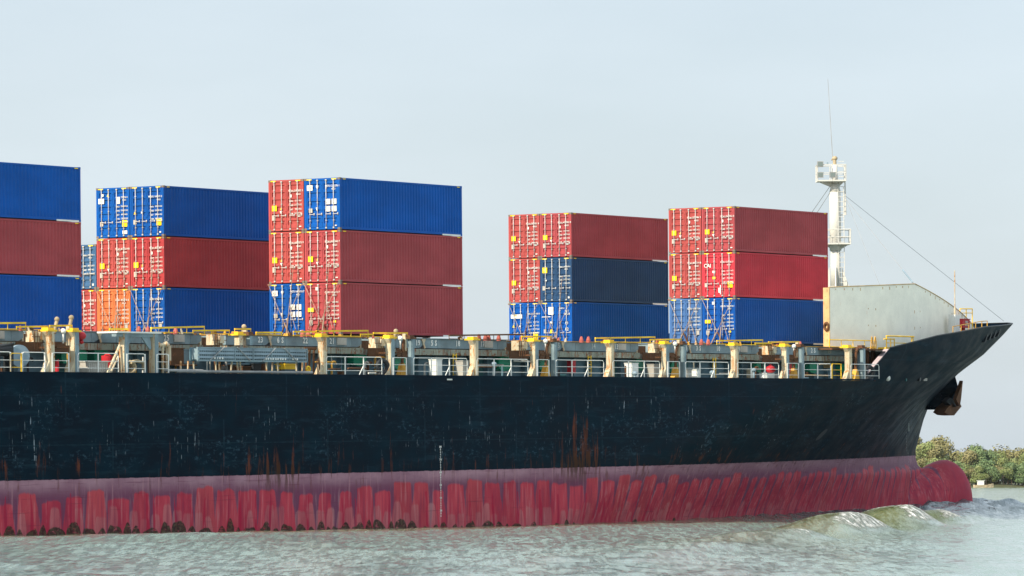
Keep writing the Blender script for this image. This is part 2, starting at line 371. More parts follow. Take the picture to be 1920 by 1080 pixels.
# bulb: a lathe about its own drooped axis, faired back into the forefoot
def bulb():
    mb = MB(); nu, nv = 40, 26; prof = []
    for j in range(nv+1):
        t = j/nv; ang = t*math.pi/2*1.0
        prof.append(t)
    rings = []
    for j in range(nv+1):
        u = j/nv
        x = 78 + (95.75-78)*(1-(1-u)**1.8)
        # crest and half width of the bulb at this station
        if x < 92.9:
            k = (x-78)/(92.9-78); top = 2.78 - .95*(1-k)**1.6 if x > 89 else 2.2 - .1*(89-x)
            k2 = max(0, min(1, (x-88.3)/(92.9-88.3))); top = 1.95 + .86*(3*k2**2-2*k2**3)
            hw = 1.9
        else:
            q = min(1, (x-92.9)/(95.75-92.9)); r = math.sqrt(max(0, 1-q*q)); top = -.4 + 3.21*r; hw = 1.9*r
        low = -4.2 if x < 90 else -4.2 + 3.8*max(0, (x-92.9)/(2.85))**2 if x > 92.9 else -4.2
        zc = (top+low)/2 if x <= 92.9 else -.4*1.0 + (top-(-.4)+(low+.4))/2
        row = []
        for i in range(nu):
            t = 2*math.pi*i/nu; row.append(len(mb.v))
            zz = (top if math.sin(t) > 0 else low) ; zmid = -.4
            mb.v.append((x, HB + hw*math.cos(t), zmid + (zz-zmid)*abs(math.sin(t))))
        rings.append(row)
    for a, b in zip(rings, rings[1:]):
        for i in range(nu):
            k = (i+1) % nu; mb.f.append((a[i], b[i], b[k], a[k]))
    return mb
bulb().build('bulbous_bow', M['hull'], ship, True)
# decks
dk = MB(); xl = list(np.linspace(-75, 92, 60))
for a, b in zip(xl, xl[1:]):
    dk.quad((a, sb(a, 8.3)+.05, 8.36), (b, sb(b, 8.3)+.05, 8.36), (b, B-sb(b, 8.3)-.05, 8.36), (a, B-sb(a, 8.3)-.05, 8.36))
dk.build('main_deck', M['deck'], ship)
fd = MB(); xl = list(np.linspace(54, 96.5, 36))
for a, b in zip(xl, xl[1:]):
    fd.quad((a, sb(a, 10.2)+.06, 10.3), (b, sb(b, 10.2)+.06, 10.3), (b, B-sb(b, 10.2)-.06, 10.3), (a, B-sb(a, 10.2)-.06, 10.3))
fd.build('forecastle_deck', M['deck'], ship)
gz = MB().box(-75, 53, .012, .05, 8.36, 8.47); gz.build('deck_edge_strip', M['hull'], ship)
# bulwark end stiffener (aft edge), and cap rail
for sgn in (1, -1):
    e = MB(); pts = []
    for z in np.linspace(8.36, 10.46, 8):
        x = 52.5 + (z-ZD)*1.25; pts.append((x, HB - sgn*(half(x, z)-.01), z))
    for a, b in zip(pts, pts[1:]):
        o = Vector((0, sgn*.36, 0)); g = Vector((.16, 0, 0))
        a, b = Vector(a)-Vector((.05,0,0)), Vector(b)-Vector((.05,0,0))
        e.prism([a, a+g, a+g+o, a+o], b-a)
    e.build('bulwark_bracket', M['edge'], ship)
    c = MB(); pts = []
    for q in np.linspace(0, 1, 60):
        x = 55.2 + (103.6-55.2)*q; z = ztop(x); pts.append((x, HB - sgn*(max(half(x, z)-.02, 0)), z+.03))
    c.path(pts, .045, 6); c.build('cap_rail', M['dark'], ship)

# ---- coaming: blue grey wall under a rusty flange, with recesses, green vents
BAY = 14.47; BAYS = range(-4, 5)
cw = MB().box(-75, 56, 2.75, 2.95, 8.36, 9.6); cw.build('hatch_coaming', M['wall'], ship)
rc = MB()
for k in BAYS:
    x0 = k*BAY
    if x0 > 50: continue
    for i in range(7):
        xa = x0 + .4 + i*1.75
        st = MB if False else None
        if xa > -40: MB().box(xa, xa+.07, 2.45, 2.75, 8.36, 9.6).build('coaming_stay', M['wall'], ship)
tr = MB()
for px0, px1 in ((100,128),(300,322),(612,622),(636,650),(775,786),(895,908),(1040,1050),(1150,1158),(1283,1292),(1383,1390),(1510,1520),(1700,1702)):
    MB().box(PX(px0, 2.6), PX(px1, 2.6), 2.66, 2.747, 8.4, 9.58).build('recess_panel', M['teal'], ship)
fl = MB()
for k in BAYS:
    x0 = k*BAY-.1
    if x0 > 50: continue
    fl.box(x0, x0+12.4, 1.95, 2.9, 9.64, 9.97)
    fl.box(x0+12.4, x0+BAY, 2.25, 2.9, 9.60, 9.90)
    for i in range(9): fl.box(x0+.6+i*1.38, x0+.63+i*1.38, 1.93, 1.95, 9.62, 9.99)
fl.build('coaming_flange', M['strip'], ship)
rb = MB()
for px0, px1 in ((30,78),(100,130),(690,722),(745,765),(955,992),(1012,1030),(1205,1240),(1252,1272),(1430,1462),(1470,1500)):
    MB().box(PX(px0, 1.9, 660), PX(px1, 1.9, 660), 1.90, 1.93, 9.5, 10.0).build('rusted_panel', M['brown'], ship)
for px, w, h, z in ((120,13,.75,8.95),(152,14,.7,8.95),(187,22,.78,8.98),(672,24,.75,8.98),(747,21,.8,8.78),(943,24,.85,8.8),(1017,18,.8,8.8),(1197,20,.7,8.9),(1262,16,.9,8.6),(1423,20,.7,8.85),(1487,12,.7,8.85),(1522,18,.7,8.85),(1580,14,.6,8.9)):
    x = PX(px, 2.4); hw = w/2/19.5
    g = MB(); pts = []
    for i in range(16):
        t = 2*math.pi*i/16; cx = abs(math.cos(t))**.6*math.copysign(1, math.cos(t)); cz = abs(math.sin(t))**.6*math.copysign(1, math.sin(t))
        pts.append((x+hw*cx, 2.28, z+h/2+h/2*cz))
    g.prism(pts, (0, .44, 0)); v = g.build('vent_hood', M['green'], ship)
    gl = MB()
    for i in range(5): gl.box(x-hw*.8, x+hw*.8, 2.25, 2.277, z+.12*h+i*.17*h, z+.16*h+i*.17*h)
    gl.build('louvre', M['green'], v)
# cross deck machinery shelf between bays and the far coaming so that gaps are not empty
sh = MB()
for k in BAYS:
    x0 = k*BAY+12.35
    if x0 > 50: continue
    sh.box(x0, x0+1.95, 2.95, 30, 8.36, 9.75)
    MB().box(x0+.35, x0+1.5, 2.5, 29.6, 9.76, 10.4).build('lashing_walkway', M['brown'], ship)
    MB().box(x0+.2, x0+.34, 2.35, 3.6, 9.76, 10.44).build('bay_end_locker', M['cream'], ship)
sh.build('cross_deck', M['wall'], ship)

# ---- outboard posts
POSTS = [(80,97,0),(133,143,1),(224,236,3),(274,292,3),(592,608,0),(718,735,1),(763,772,2),(876,892,0),(991,1005,1),(1030,1040,2),(1132,1147,0),(1238,1250,1),(1275,1282,2),(1367,1380,0),(1461,1475,1),(1498,1503,2),(1580,1593,0),(440,452,1),(462,470,2),(1611,1618,2)]
for p0, p1, kind in POSTS:
    xa, xb = PX(p0, .3), PX(p1, .3)
    w = .32 if kind != 2 else .24
    xc = xb - w/2; hid = 9.95 if p0 in (440, 462) else 8.36
    mb = MB().box(xc-w/2, xc+w/2, .16, .16+w, hid, 10.46)
    if kind in (0, 1) and hid < 9:
        mb.prism([(xc-w/2, .18, 8.36), (xc-w/2-.42, .18, 8.36), (xc-w/2, .18, 9.0)], (0, .32, 0))
        mb.prism([(xc-w/2, .18, 10.46), (xc-w/2-.18, .18, 10.46), (xc-w/2, .18, 10.2)], (0, .32, 0))
    post = mb.build('deck_post', M['cream'] if kind != 2 else M['grey'], ship)
    # starboard face plate; its grey paints in that face's shade, some left cream
    if hid < 9: MB().box(xc-w/2+.06, xc+w/2+.03, .13, .158, 8.36, 10.44).build('shade_side_plate', M['grey'] if kind else M['cream'], post)
    if kind != 3:
        hd = MB().box(xc-w/2-.16, xc+w/2+.22, .12, .12+w+.3, 10.46, 10.55)
        hd.box(xc-w/2-.06, xc+w/2+.1, .2, .2+w+.1, 10.55, 10.66)
        hd.build('post_head', M['yellow'] if kind in (0, 1) else M['brown'], post)
    if kind == 2 and hid < 9:   # raking arm with an ochre gusset at its foot
        a = MB().bar((xc-.55, .5, 8.5), (xc-.42, .5, 10.2), .09, 8); a.bar((xc-.42, .5, 10.2), (xc-.2, .5, 10.5), .09, 8)
        ar = a.build('rusty_arm', M['brown'], ship)
        MB().prism([(xc-.95, .34, 8.36), (xc-.2, .34, 8.36), (xc-.48, .34, 9.1), (xc-.62, .34, 9.1)], (0, .3, 0)).build('arm_gusset', M['ochre'], ar)
# portal frame with knee braces
xa, xb = PX(224, .3), PX(292, .3)
pf = MB().box(xa-.35, xb+.1, .2, .5, 10.28, 10.46)
pf.prism([(xa+.3, .25, 10.28), (xa+.3, .25, 9.72), (xa+.42, .25, 9.62), (xa+1.15, .25, 10.28)], (0, .08, 0))
pf.prism([(xb-.5, .25, 10.28), (xb-1.2, .25, 10.28), (xb-.5, .25, 9.62), (xb-.4, .25, 9.72)], (0, .08, 0))
pfo = pf.build('portal_beam', M['grey'], ship)
MB().box(xa-.4, xb+.25, .1, 1.4, 10.46, 10.54).build('platform_plate', M['white'], pfo)
br = MB().bar((xa-.95, .35, 8.36), (xa+.1, .35, 9.85), .07); br.bar((xa-.6, .45, 8.36), (xa+.1, .45, 9.3), .05)
br.build('raking_brace', M['cream'], ship)

# ---- white railings between posts
def railing(p0, p1, y=.12, yel=False, step=1.75, stays=True, z1=9.42):
    x0, x1 = PX(p0, y), PX(p1, y); mb = MB(); L = x1-x0
    if L < .2: return
    for z in (8.68, 9.03): mb.bar((x0, y, z), (x1, y, z), .014, 6)
    mb.path([(x0, y, 8.5), (x0, y, z1-.12), (x0+.1, y, z1), (x1-.1, y, z1), (x1, y, z1-.12), (x1, y, 8.5)], .021, 6)
    k = max(1, round(L/step))
    for i in range(k+1):
        x = x0 + L*i/k
        if 0 < i < k or k == 1: mb.bar((x, y, 8.36), (x, y, z1), .036, 6)
        if stays and 0 < i < k and i % 2 == 0: mb.bar((x, y, 8.95), (x-.42, y+.05, 8.36), .03, 6)
    mb.build('railing', M['yellow'] if yel else M['white'], ship)
for seg in ((-40,20),(42,84),(98,129),(146,222),(238,272),(294,316),(612,716),(737,762),(775,876),(894,990),(1007,1029),(1042,1132),(1149,1237),(1252,1274),(1285,1366),(1382,1460),(1476,1497),(1508,1558),(1595,1648)): railing(*seg)
railing(20, 40, yel=True, step=3, stays=False, z1=9.36); railing(1560, 1577, yel=True, step=3, stays=False)

# ---- yellow walkway rails over the hatch edge
def yrail(p0, p1, py0, py1, y=.7, dark=False):
    a, b = P(p0, py0, y), P(p1, py1, y); mb = MB()
    mb.prism([a+Vector((0,-.035,-.045)), a+Vector((0,.035,-.045)), a+Vector((0,.035,.045)), a+Vector((0,-.035,.045))], b-a)
    k = max(1, round((b.x-a.x)/1.6))
    for i in range(k+1):
        q = a + (b-a)*i/k; mb.bar(q, (q.x, q.y, 10.5), .022, 5)
    mb.bar((a.x, a.y, 10.56), (b.x, b.y, 10.56), .02, 5)
    mb.build('walkway_rail', M['brown'] if dark else M['yellow'], ship)
for a in ((-20,48,606,605.5),(31,90,613,612),(93,135,611,610.5),(205,240,617,617),(283,383,615,612.5),(362,430,620,619.5),(440,470,617,617),(480,528,623.5,623.5),(550,597,622,622),(593,690,621,620),(676,700,627,627),(700,764,624.5,624.5),(978,1034,631,631),(1116,1228,634,632),(1219,1277,637,636),(1344,1430,639,637.5),(1416,1446,643.5,643.5),(1441,1498,641.5,641)): yrail(*a)
yrail(842, 980, 629, 627, 1.4, True)
wk = MB()
for p0, p1 in ((0,90),(205,290),(360,470),(480,600),(600,770),(842,900),(1040,1140),(1100,1135),(1150,1250),(1283,1370),(1380,1500),(1510,1600)):
    a, b = PX(p0, .9, 640), PX(p1, .9, 640); pass


# ---- machinery at the bay ends: cream boxes, lamp, rusty steps
for k, px in ((0, 330/1), ):
    pass
def bay_end(px_box, px_lamp, py=640):
    x = PX(px_box, .8, py); o = MB().box(x-.45, x+.35, .6, 1.1, 9.95, 10.5); o.box(x-.1, x+.25, .45, .6, 10.05, 10.42)
    jb = o.build('junction_box', M['cream'], ship)
    c = MB()
    for i in range(4):
        c.bar((x-.5+.2*i, .5, 9.6), (x-.48+.2*i, .5, 10.5), .022, 5)
    c.bar((x-.7, .5, 10.2), (x+.5, .5, 10.2), .02, 5); c.build('cable_pipe', M['brown'], jb)
    xl = PX(px_lamp, .6, py)
    l = MB().ball((xl, .55, 10.5), .15, .15, .14); l.bar((xl, .55, 10.5), (xl, .55, 9.9), .05, 8)
    lo = l.build('deck_lamp', M['white'], ship, True)
    MB().box(xl+.28, xl+.40, .4, .6, 9.8, 10.75).build('lamp_post', M['cream'], lo)
    MB().box(xl-.6, xl+.6, .45, 1.6, 9.66, 9.74).build('step_plate', M['brown'], lo)
for a in ((68,117),(405,450),(708,749),(975,1021),(1230,1264),(1443,1487)): bay_end(*a)
# clutter on top of the bay ends: a welter of small turnbuckles and lugs
for pxc in (60,105,135,395,425,455,470,690,715,745,765,985,1000,1020,1035,1225,1250,1270,1445,1470,1490,540,600,885,1140,1372,1590,1310,1060,340,330):
    for i in range(3):
        x = PX(pxc + random.uniform(-14, 14), .8, 640); y = random.uniform(.5, 1.6); z = 10.5; lug = MB()
        h = random.uniform(.08, .28); m = random.choice(('brown', 'salmon', 'ochre', 'brown', 'cream'))
        if random.random() < .5: lug.cone((x, y, z), .09, (x+random.uniform(-.1, .1), y, z+h), .04, 7)
        else: lug.box(x-.1, x+.1, y-.06, y+.06, z, z+h*.7)
        lug.build('lashing_lug', M[m], ship)
# red stacking cones standing on the hatch edge
for px, py in ((260,611),(277,610),(329,606),(567,619),(578,621),(898,630),(910,630),(916,630),(935,632),(1090,632),(1103,632),(1315,637),(1328,636),(1500,645)):
    x = PX(px, 1.6, py); z0 = 10.5
    MB().cone((x, 1.6, z0), .13, (x, 1.6, z0+.14), .13, 10).cone((x, 1.6, z0+.14), .13, (x+.02, 1.6, z0+.36), .06, 10).build('stacking_cone', M['salmon'], ship)
for px, w0, w1, hgt in ((104,609,627,.5),(131,607,630,.6),(455,611,628,.35),(740,612,625,.3)):
    x = PX(px, 1.0, 620); MB().bar((x-.1, 1, 10.4), (x+.12, 1, 10.55+hgt), .09, 8).ball((x+.12, 1, 10.6+hgt), .13).build('bollard_head', M['tan'], ship)

# ---- deck houses, cabinets, vents, pipes seen between the posts
def cabinet(p0, p1, z1, m='white', y=1.2, d=.5, name='deck_cabinet'):
    x0, x1 = PX(p0, y), PX(p1, y); o = MB().box(x0, x1, y, y+d, 8.36, z1); o.box(x0-.03, x1+.03, y-.03, y+d+.03, z1, z1+.04)
    c = o.build(name, M[m], ship); MB().box(x0+.08, x1-.08, y-.025, y-.002, 8.5, z1-.1).build('cabinet_door', M[m], c)
cabinet(818, 829, 9.35); cabinet(868, 880, 9.3, 'plate'); cabinet(1184, 1197, 9.3); cabinet(1226, 1240, 9.25, 'plate'); cabinet(1288, 1297, 8.95, 'plate'); cabinet(1306, 1312, 8.95)
cabinet(1437, 1452, 8.78); cabinet(1452, 1463, 8.77, 'steel')
for px, z in ((926, 9.15), (1413, 8.98), (1335, 8.8), (1190, 8.7)):
    x = PX(px, 1.0); MB().bar((x, 1, 8.36), (x, 1, z-.1), .08, 10).ball((x, 1, z), .17, .17, .14).build('air_vent', M['blue_drum'], ship, True)
for px in (850, 1103, 1337):
    x = PX(px, 2.0); l = MB()
    for o in (-.16, .16): l.bar((x+o, 1.9, 8.4), (x+o, 1.9, 9.75), .03, 5)
    for i in range(6): l.bar((x-.16, 1.9, 8.55+i*.22), (x+.16, 1.9, 8.55+i*.22), .02, 5)
    l.build('ladder', M['yellow'], ship)
pp = MB()
for p0, p1, z in ((330,585,8.56),(310,380,8.6)): pp.bar((PX(p0, .2), .2, z), (PX(p1, .2), .2, z), .075, 8)
pp.build('deck_pipe', M['steel'], ship)
for px in (338,352,365,405,412,432,447,452,500,510,522,556,566): MB().bar((PX(px, .5), .5, 8.36), (PX(px, .5)+random.uniform(-.15,.15), .5, 9.1), .05, 6).build('pipe_stanchion', M['cream'], ship)
for px0, px1, z0, z1, m in ((320,345,8.9,9.75,'brown'),(345,365,9.0,9.7,'grey'),(368,374,9.0,9.75,'grey'),(534,554,8.75,9.0,'yellow'),(420,440,8.4,8.9,'brown'),(455,470,8.4,8.85,'brown'),(475,490,8.4,9.0,'dark')):
    x0, x1 = PX(px0, 1.6), PX(px1, 1.6); o = MB().box(x0, x1, 1.6, 2.2, z0, z1); o.box(x0-.04, x1+.04, 1.55, 2.25, z1, z1+.05); o.build('deck_locker', M[m], ship)
for px, yv in ((717, .45), (1630, .45)):
    x = PX(px, yv); f = MB().ring((x, yv, 8.92), (.35, 1, 0), .34, .13, 20, 8); f.box(x-.3, x+.3, yv-.12, yv+.2, 8.36, 8.62); f.build('fairlead', M['dark'], ship, True)
for i in range(66):   # the small fittings that crowd the side passage
    x = random.uniform(-37, 49); y = random.uniform(1.1, 2.2); f = MB(); k = random.randrange(4); m = random.choice(('brown', 'cream', 'steel', 'wall', 'brown', 'plate', 'ochre', 'dark', 'white', 'teal'))
    if k == 0: h = random.uniform(.2, .8); f.box(x, x+random.uniform(.2, .6), y, y+.3, 8.36, 8.36+h)
    elif k == 1: f.bar((x, y, 8.36), (x+random.uniform(-.05, .05), y, random.uniform(9.0, 9.6)), random.uniform(.03, .07), 7)
    elif k == 2: z = random.uniform(8.5, 9.5); f.bar((x, y, z), (x+random.uniform(1, 3.2), y, z+random.uniform(-.03, .03)), random.uniform(.03, .055), 7)
    else: f.path([(x, y, 8.36), (x, y, 9.05), (x+.1, y, 9.18), (x+.3, y, 9.18), (x+.4, y, 9.05)], .06, 7)
    f.build('deck_fitting', M[m], ship)
# winch frame at the gangway's after end, with hanging gear
w = MB(); x = PX(303, .6)
for o in (-.35, .1, .45): w.bar((x+o, .6, 8.36), (x+o, .6, 9.95), .07, 8)
w.bar((x-.5, .6, 9.9), (x+.6, .6, 9.9), .09, 8); w.ball((x-.35, .55, 9.9), .16); w.ball((x+.3, .55, 9.95), .15); w.bar((x+.5,.5,9.1),(x+.5,.5,9.85),.11,10)
w.build('winch_frame', M['cream'], ship)
w = MB(); x = PX(582, .6)
for o in (-.3, 0, .4): w.bar((x+o, .7, 8.36), (x+o+.1, .7, 9.85), .06, 8)
w.bar((x-.5, .6, 9.85), (x+.5, .6, 9.85), .08, 8); w.build('winch_frame', M['brown'], ship)

# ---- after part of the forecastle: columns, ladder, yellow stairs
for px, r, m, z1 in ((1614, .16, 'blue_drum', 10.5), (1626, .1, 'brown', 10.5), (1637, .12, 'brown', 10.6)):
    x = PX(px, 1.4); MB().box(x-r, x+r, 1.4-r, 1.4+r, 8.36, z1).build('deck_column', M[m], ship)
x0, x1 = PX(1555, 1.2, 640), PX(1643, 1.2, 640)
y_ = MB().bar((x0, 1.2, 11.0), (x1, 1.2, 11.0), .035); 
for i in range(5): y_.bar((x0+(x1-x0)*i/4, 1.2, 10.5), (x0+(x1-x0)*i/4, 1.2, 11.0), .025)
y_.bar((x0, 1.2, 10.55), (x1, 1.2, 10.55), .03); y_.build('forecastle_rail', M['yellow'], ship)
MB().box(x0, PX(1660, 1.2, 640), 1.0, 2.2, 10.36, 10.46).build('forecastle_step', M['brown'], ship)
lad = MB()
for o in (-.22, .22):
    x = PX(1637, 1.0, 640)+o
    lad.path([(x-.12, 1, 10.45), (x, 1, 11.15), (x+.04, 1, 11.25), (x+.12, 1, 11.2), (x+.2, 1, 10.45)], .035)
for z in (10.6, 10.85): lad.bar((PX(1637,1,640)-.25, 1, z), (PX(1637,1,640)+.3, 1, z), .025)
lad.build('ladder_top', M['ochre'], ship)
st = MB(); xa, xb = PX(1662, 1.5, 640), PX(1712, 1.5, 640)
for x in (xa, xa+.6, xa+1.1, xb-.2, xb): st.bar((x, 1.5, 10.4), (x, 1.5, 11.35 if x in (xa, xb, xb-.2) else 11.2), .035)
st.bar((xa, 1.5, 11.35), (xb+.15, 1.5, 11.35), .045); st.bar((xa-.35, 1.5, 11.15), (xa+1.1, 1.5, 11.15), .04); st.bar((xa, 1.5, 10.9), (xb, 1.5, 10.9), .025); st.box(xa-.45, xa+.8, 1.3, 1.9, 10.45, 10.6)
st.build('stair_rail', M['yellow'], ship)

# ---- breakwater house on the forecastle
def ybw(x): return 2.3 + sb(x, 12.5)*1.0 if x > 55 else 2.3
pk = PX(1712, 3.4, 534); TOPS = tab([(50.5,14.45),(pk,15.0),(82.5,12.5),(84,12.3)])
xe = P(1555, 590, 2.3).x
bx = list(np.linspace(xe, 83.5, 40)); bx.append(pk); bx.sort()
bw = MB()
for sgn in (1,):
    rows = []
    for x in bx:
        y = ybw(x); yy = y if sgn > 0 else B-y; o = .09*sgn
        zb = max(9.9, ztop(x)-1.0); rows.append([(x, yy, zb), (x, yy, TOPS(x)), (x, yy+o, TOPS(x)), (x, yy+o, zb)])
    for a, b in zip(rows, rows[1:]):
        for i in range(3): bw.quad(a[i], b[i], b[i+1], a[i+1])
bwo = bw.build('breakwater', M['break'], ship)
for x in (54, 58, 62, 66, 70, 74, 78):   # raking stays on its inner side
    st = MB().prism([(x, ybw(x)+.1, ztop(x)-.5), (x, ybw(x)+2.0, ztop(x)-.5), (x, ybw(x)+.1, TOPS(x)-.4)], (.05, 0, 0)); st.build('breakwater_stay', M['break'], bwo)
for x in np.arange(50.5, 80, 1.15):
    for zz in ((13.2, 12.1) if int(x*3) % 4 == 0 else (TOPS(x)-.12,)):
        if zz < TOPS(x)-.05 and zz > ztop(x)+.2: MB().box(x, x+.05+.05*((x*7) % 1), ybw(x)-.008, ybw(x)+.01, zz-.06-.16*((x*3.7) % 1), zz).build('rust_spot', M['orange'], bwo)
MB().box(xe-.06, xe+.02, 2.26, 2.72, 9.2, 14.43).build('end_plate', M['orange'], bwo)
lp = MB()
for a, b in zip(bx, bx[1:]): lp.bar((a, ybw(a)-.01, TOPS(a)), (b, ybw(b)-.01, TOPS(b)), .035, 5)
lp.build('edge_bead', M['orange'], bwo)
xo = xe-.12; MB().ring((xo, 2.45, 11.9), (1, 0, 0), .22, .1, 14, 8, .7).build('hose_coil', M['brown'], bwo)
# foredeck gear ahead of the breakwater
x = PX(1790, 4.2, 600); MB().box(x-.35, x+.35, 4.0, 4.5, 10.4, 13.0).box(x-.5, x-.3, 3.9, 4.4, 10.4, 13.05).build('winch_house', M['white'], ship)
x = PX(1790, 4.2, 520); MB().cone((x, 4.2, 13), .09, (x, 4.2, 13.6), .06, 8).bar((x, 4.2, 13.6), (x+.01, 4.2, P(1789, 507, 4.2).z), .035, 6).build('jackstaff', M['cream'], ship)
g = MB(); xa, xb = PX(1752, 3.6, 615), PX(1843, 5, 612)
for i in range(6):
    q = i/5; x = xa+(xb-xa)*q; y = sb(x, ztop(x))+.35; z = ztop(x); g.bar((x, y, z-.12), (x, y, z+.42), .03)
for dz in (.0, .42): g.path([(xa+(xb-xa)*i/8, sb(xa+(xb-xa)*i/8, ztop(xa+(xb-xa)*i/8))+.35, ztop(xa+(xb-xa)*i/8)+dz) for i in range(9)], .03)
g.build('foredeck_rail', M['ochre'], ship)
g = MB(); a = P(1800, 579, 7.5); b = P(1823, 579, 7.5)
for q in (a, b, (a+b)/2): g.bar(q, (q.x, q.y, 10.4), .035)
g.bar(a, b, .04); g.bar(a-Vector((0,0,.3)), b-Vector((0,0,.3)), .03); g.build('foredeck_rail', M['yellow'], ship)
# ---- marks and openings on the hull
def on_hull(x, z, o=.03): return Vector((x, sb(x, z)-o, z))
def hull_px(px, py):
    y = 0.0
    for _ in range(60):
        q = P(px, py, y); y += (sb(q.x, q.z)-y)*.5
    return q
dm = MB(); xm = PX(826, 0, 900)
zt, zb = P(826, 838, 0).z, P(826, 972, 0).z; seq = ['8M','8','6','4','2','7M','8','6','4','2','6M','8','6','4','2','5M','8','6','4','2','4M','8','6','4','2','3M','8','6']
for i, c in enumerate(seq): text_into(dm, c, .17, Matrix.Translation((xm, -.012, zt+(zb-zt)*i/len(seq))) @ SIDE)
dm.build('draft_mark', M['letter'], ship)
bm_ = MB()
for i in range(24):
    f = i/23; px = 1700 + 14*f**2 + (-2 if f < .3 else 0); py = 812 + 125*f
    q = hull_px(px, py); text_into(bm_, '86420'[i % 5], .2, Matrix.Translation(q+Vector((0, -.06, 0))) @ Matrix.Rotation(.45, 4, 'Z') @ SIDE)
bm_.build('bow_draft_mark', M['letterdim'], ship)
q = hull_px(1702, 797); hw = MB()
R_ = Matrix.Translation(q+Vector((0,-.08,0))) @ Matrix.Rotation(.45, 4, 'Z') @ Matrix.Rotation(-.35, 4, 'Y')
for a, b in (((-.18,0,-.4),(.18,0,-.4)),((.18,0,-.4),(.18,0,.4)),((-.18,0,-.4),(-.18,0,.05))): hw.bar(R_ @ Vector(a), R_ @ Vector(b), .03, 5)
hw.build('bulb_symbol', M['letterdim'], ship)
q = hull_px(1540, 815); el = MB(); pts = []
for i in range(20):
    t = 2*math.pi*i/20; x = q.x+.62*math.cos(t)+.12*math.sin(t); z = q.z+.36*math.sin(t)+.1*math.cos(t); pts.append((x, sb(x, z)-.03, z))
el.prism(pts, (0, .2, 0)); el.build('overboard_opening', M['dark'], ship)
q = hull_px(1665, 709); MB().ball(q, .18, .16, .2).build('hull_light', M['white'], ship, True)
q = hull_px(1725, 709); MB().prism([(q.x-.3, q.y-.12, q.z-.2), (q.x+.1, q.y-.0, q.z-.2), (q.x+.3, q.y+.05, q.z+.25), (q.x-.1, q.y-.1, q.z+.25)], (0, .3, 0)).build('hull_recess', M['dark'], ship)
q = hull_px(1733, 712); MB().box(q.x-.25, q.x+.25, q.y-.1, q.y+.2, q.z-.08, q.z+.1).build('hull_fitting', M['plate'], ship)
for px, py in ((1850,630),(1858,626),(1866,623),(1874,620)):
    q = hull_px(px, py); MB().prism([(q.x-.5, q.y-.1, q.z-.45), (q.x-.2, q.y-.05, q.z-.45), (q.x+.35, q.y-.02, q.z+.3), (q.x+.1, q.y-.08, q.z+.3)], (0, .3, 0)).build('freeing_port', M['dark'], ship)
MB().box(PX(843,0,709)-.25, PX(843,0,709)+.25, -.015, .01, 8.2, 8.28).build('waterline_plate', M['letter'], ship)
# ---- anchor bolster under the flare
ins = Vector((0, 2.2, 0))
A, Bp = P(1731, 757, 14.6), P(1790, 702, 14.2); C, D, E_ = P(1797, 728, 12.6), P(1800, 752, 12.4), P(1770, 768, 12.9)
mb = MB(); nv = [A, Bp, C, D, E_]; n0 = len(mb.v)
mb.v += [tuple(v) for v in nv] + [tuple(A+ins), tuple(Bp+ins), tuple(E_+ins*1.6), tuple(D+ins*1.6), tuple(C+ins*1.6)]
mb.f += [(0,4,3,2,1), (0,1,6,5), (1,2,9,6), (2,3,8,9), (3,4,7,8), (4,0,5,7), (5,6,9,8,7)]
mb.build('anchor_bolster', M['hull'], ship)

# ---- foremast
XM, YM = P(1567, 537, 16.1).x, 16.1
def mz(py): return P(1567, py, YM).z
mst = MB().cone((XM, YM, 10.3), .62, (XM, YM, 15.1), .62, 20).cone((XM, YM, 15.1), .62, (XM, YM, 15.4), .42, 20).cone((XM, YM, 15.4), .39, (XM, YM, mz(470)), .34, 20).cone((XM, YM, mz(470)), .42, (XM, YM, mz(360)), .40, 20).cone((XM, YM, mz(360)), .40, (XM, YM, mz(345)), .28, 20).cone((XM, YM, mz(345)), .25, (XM, YM, mz(308)), .16, 12)
mast = mst.build('foremast', M['mast'], ship, False)
for p in mast.data.polygons: p.use_smooth = len(p.vertices) == 4
for i in range(4):
    t = i*math.pi/2+.5; d = Vector((math.cos(t), math.sin(t), 0)); n_ = Vector((-d.y, d.x, 0))*.04
    b = Vector((XM, YM, 0)); MB().prism([b+d*.4+n_+Vector((0,0,15.05)), b+d*1.08+n_+Vector((0,0,15.05)), b+d*.44+n_+Vector((0,0,16.8))], -2*n_).build('mast_fin', M['mast'], mast)
U = Vector((math.sin(TH), -math.cos(TH), 0)); V = Vector((math.cos(TH), math.sin(TH), 0))    # across and along the line of sight, used only to orient the platforms
def mpt(px, py, dep=0.0):
    s = (px-1567)/8265*(P(1567, 400, YM) - (SHIPI @ CAMP)).dot(V)
    return Vector((XM, YM, mz(py))) + U*s + V*dep
def platform(pl, pr, py_deck, py_top, dep, under):
    mb = MB(); fl = [mpt(pl, py_deck, -dep), mpt(pr, py_deck, -dep), mpt(pr, py_deck, dep), mpt(pl, py_deck, dep)]
    mb.prism(fl, (0, 0, .1))
    mb.prism([mpt(pl+2, py_deck, 0)+V*.05, mpt(pr-2, py_deck, 0)+V*.05, mpt(1573, under, 0)+V*.05, mpt(1561, under, 0)+V*.05], V*-.1)
    o = mb.build('mast_platform', M['mast'], mast)
    r = MB(); top = mz(py_top)
    for k in range(2):
        z = top if k == 0 else (top+fl[0].z)/2
        c = [Vector((q.x, q.y, z)) for q in fl]; r.path(c+[c[0]], .032 if k == 0 else .025, 6)
    for i in range(4):
        for q in (fl[i], (fl[i]+fl[(i+1) % 4])/2): r.bar(q, (q.x, q.y, top), .032, 6)
    r.build('platform_rail', M['mast'], o); return o
platform(1533, 1586, 341, 310, .9, 352)
platform(1547, 1594, 459, 431, .9, 470)
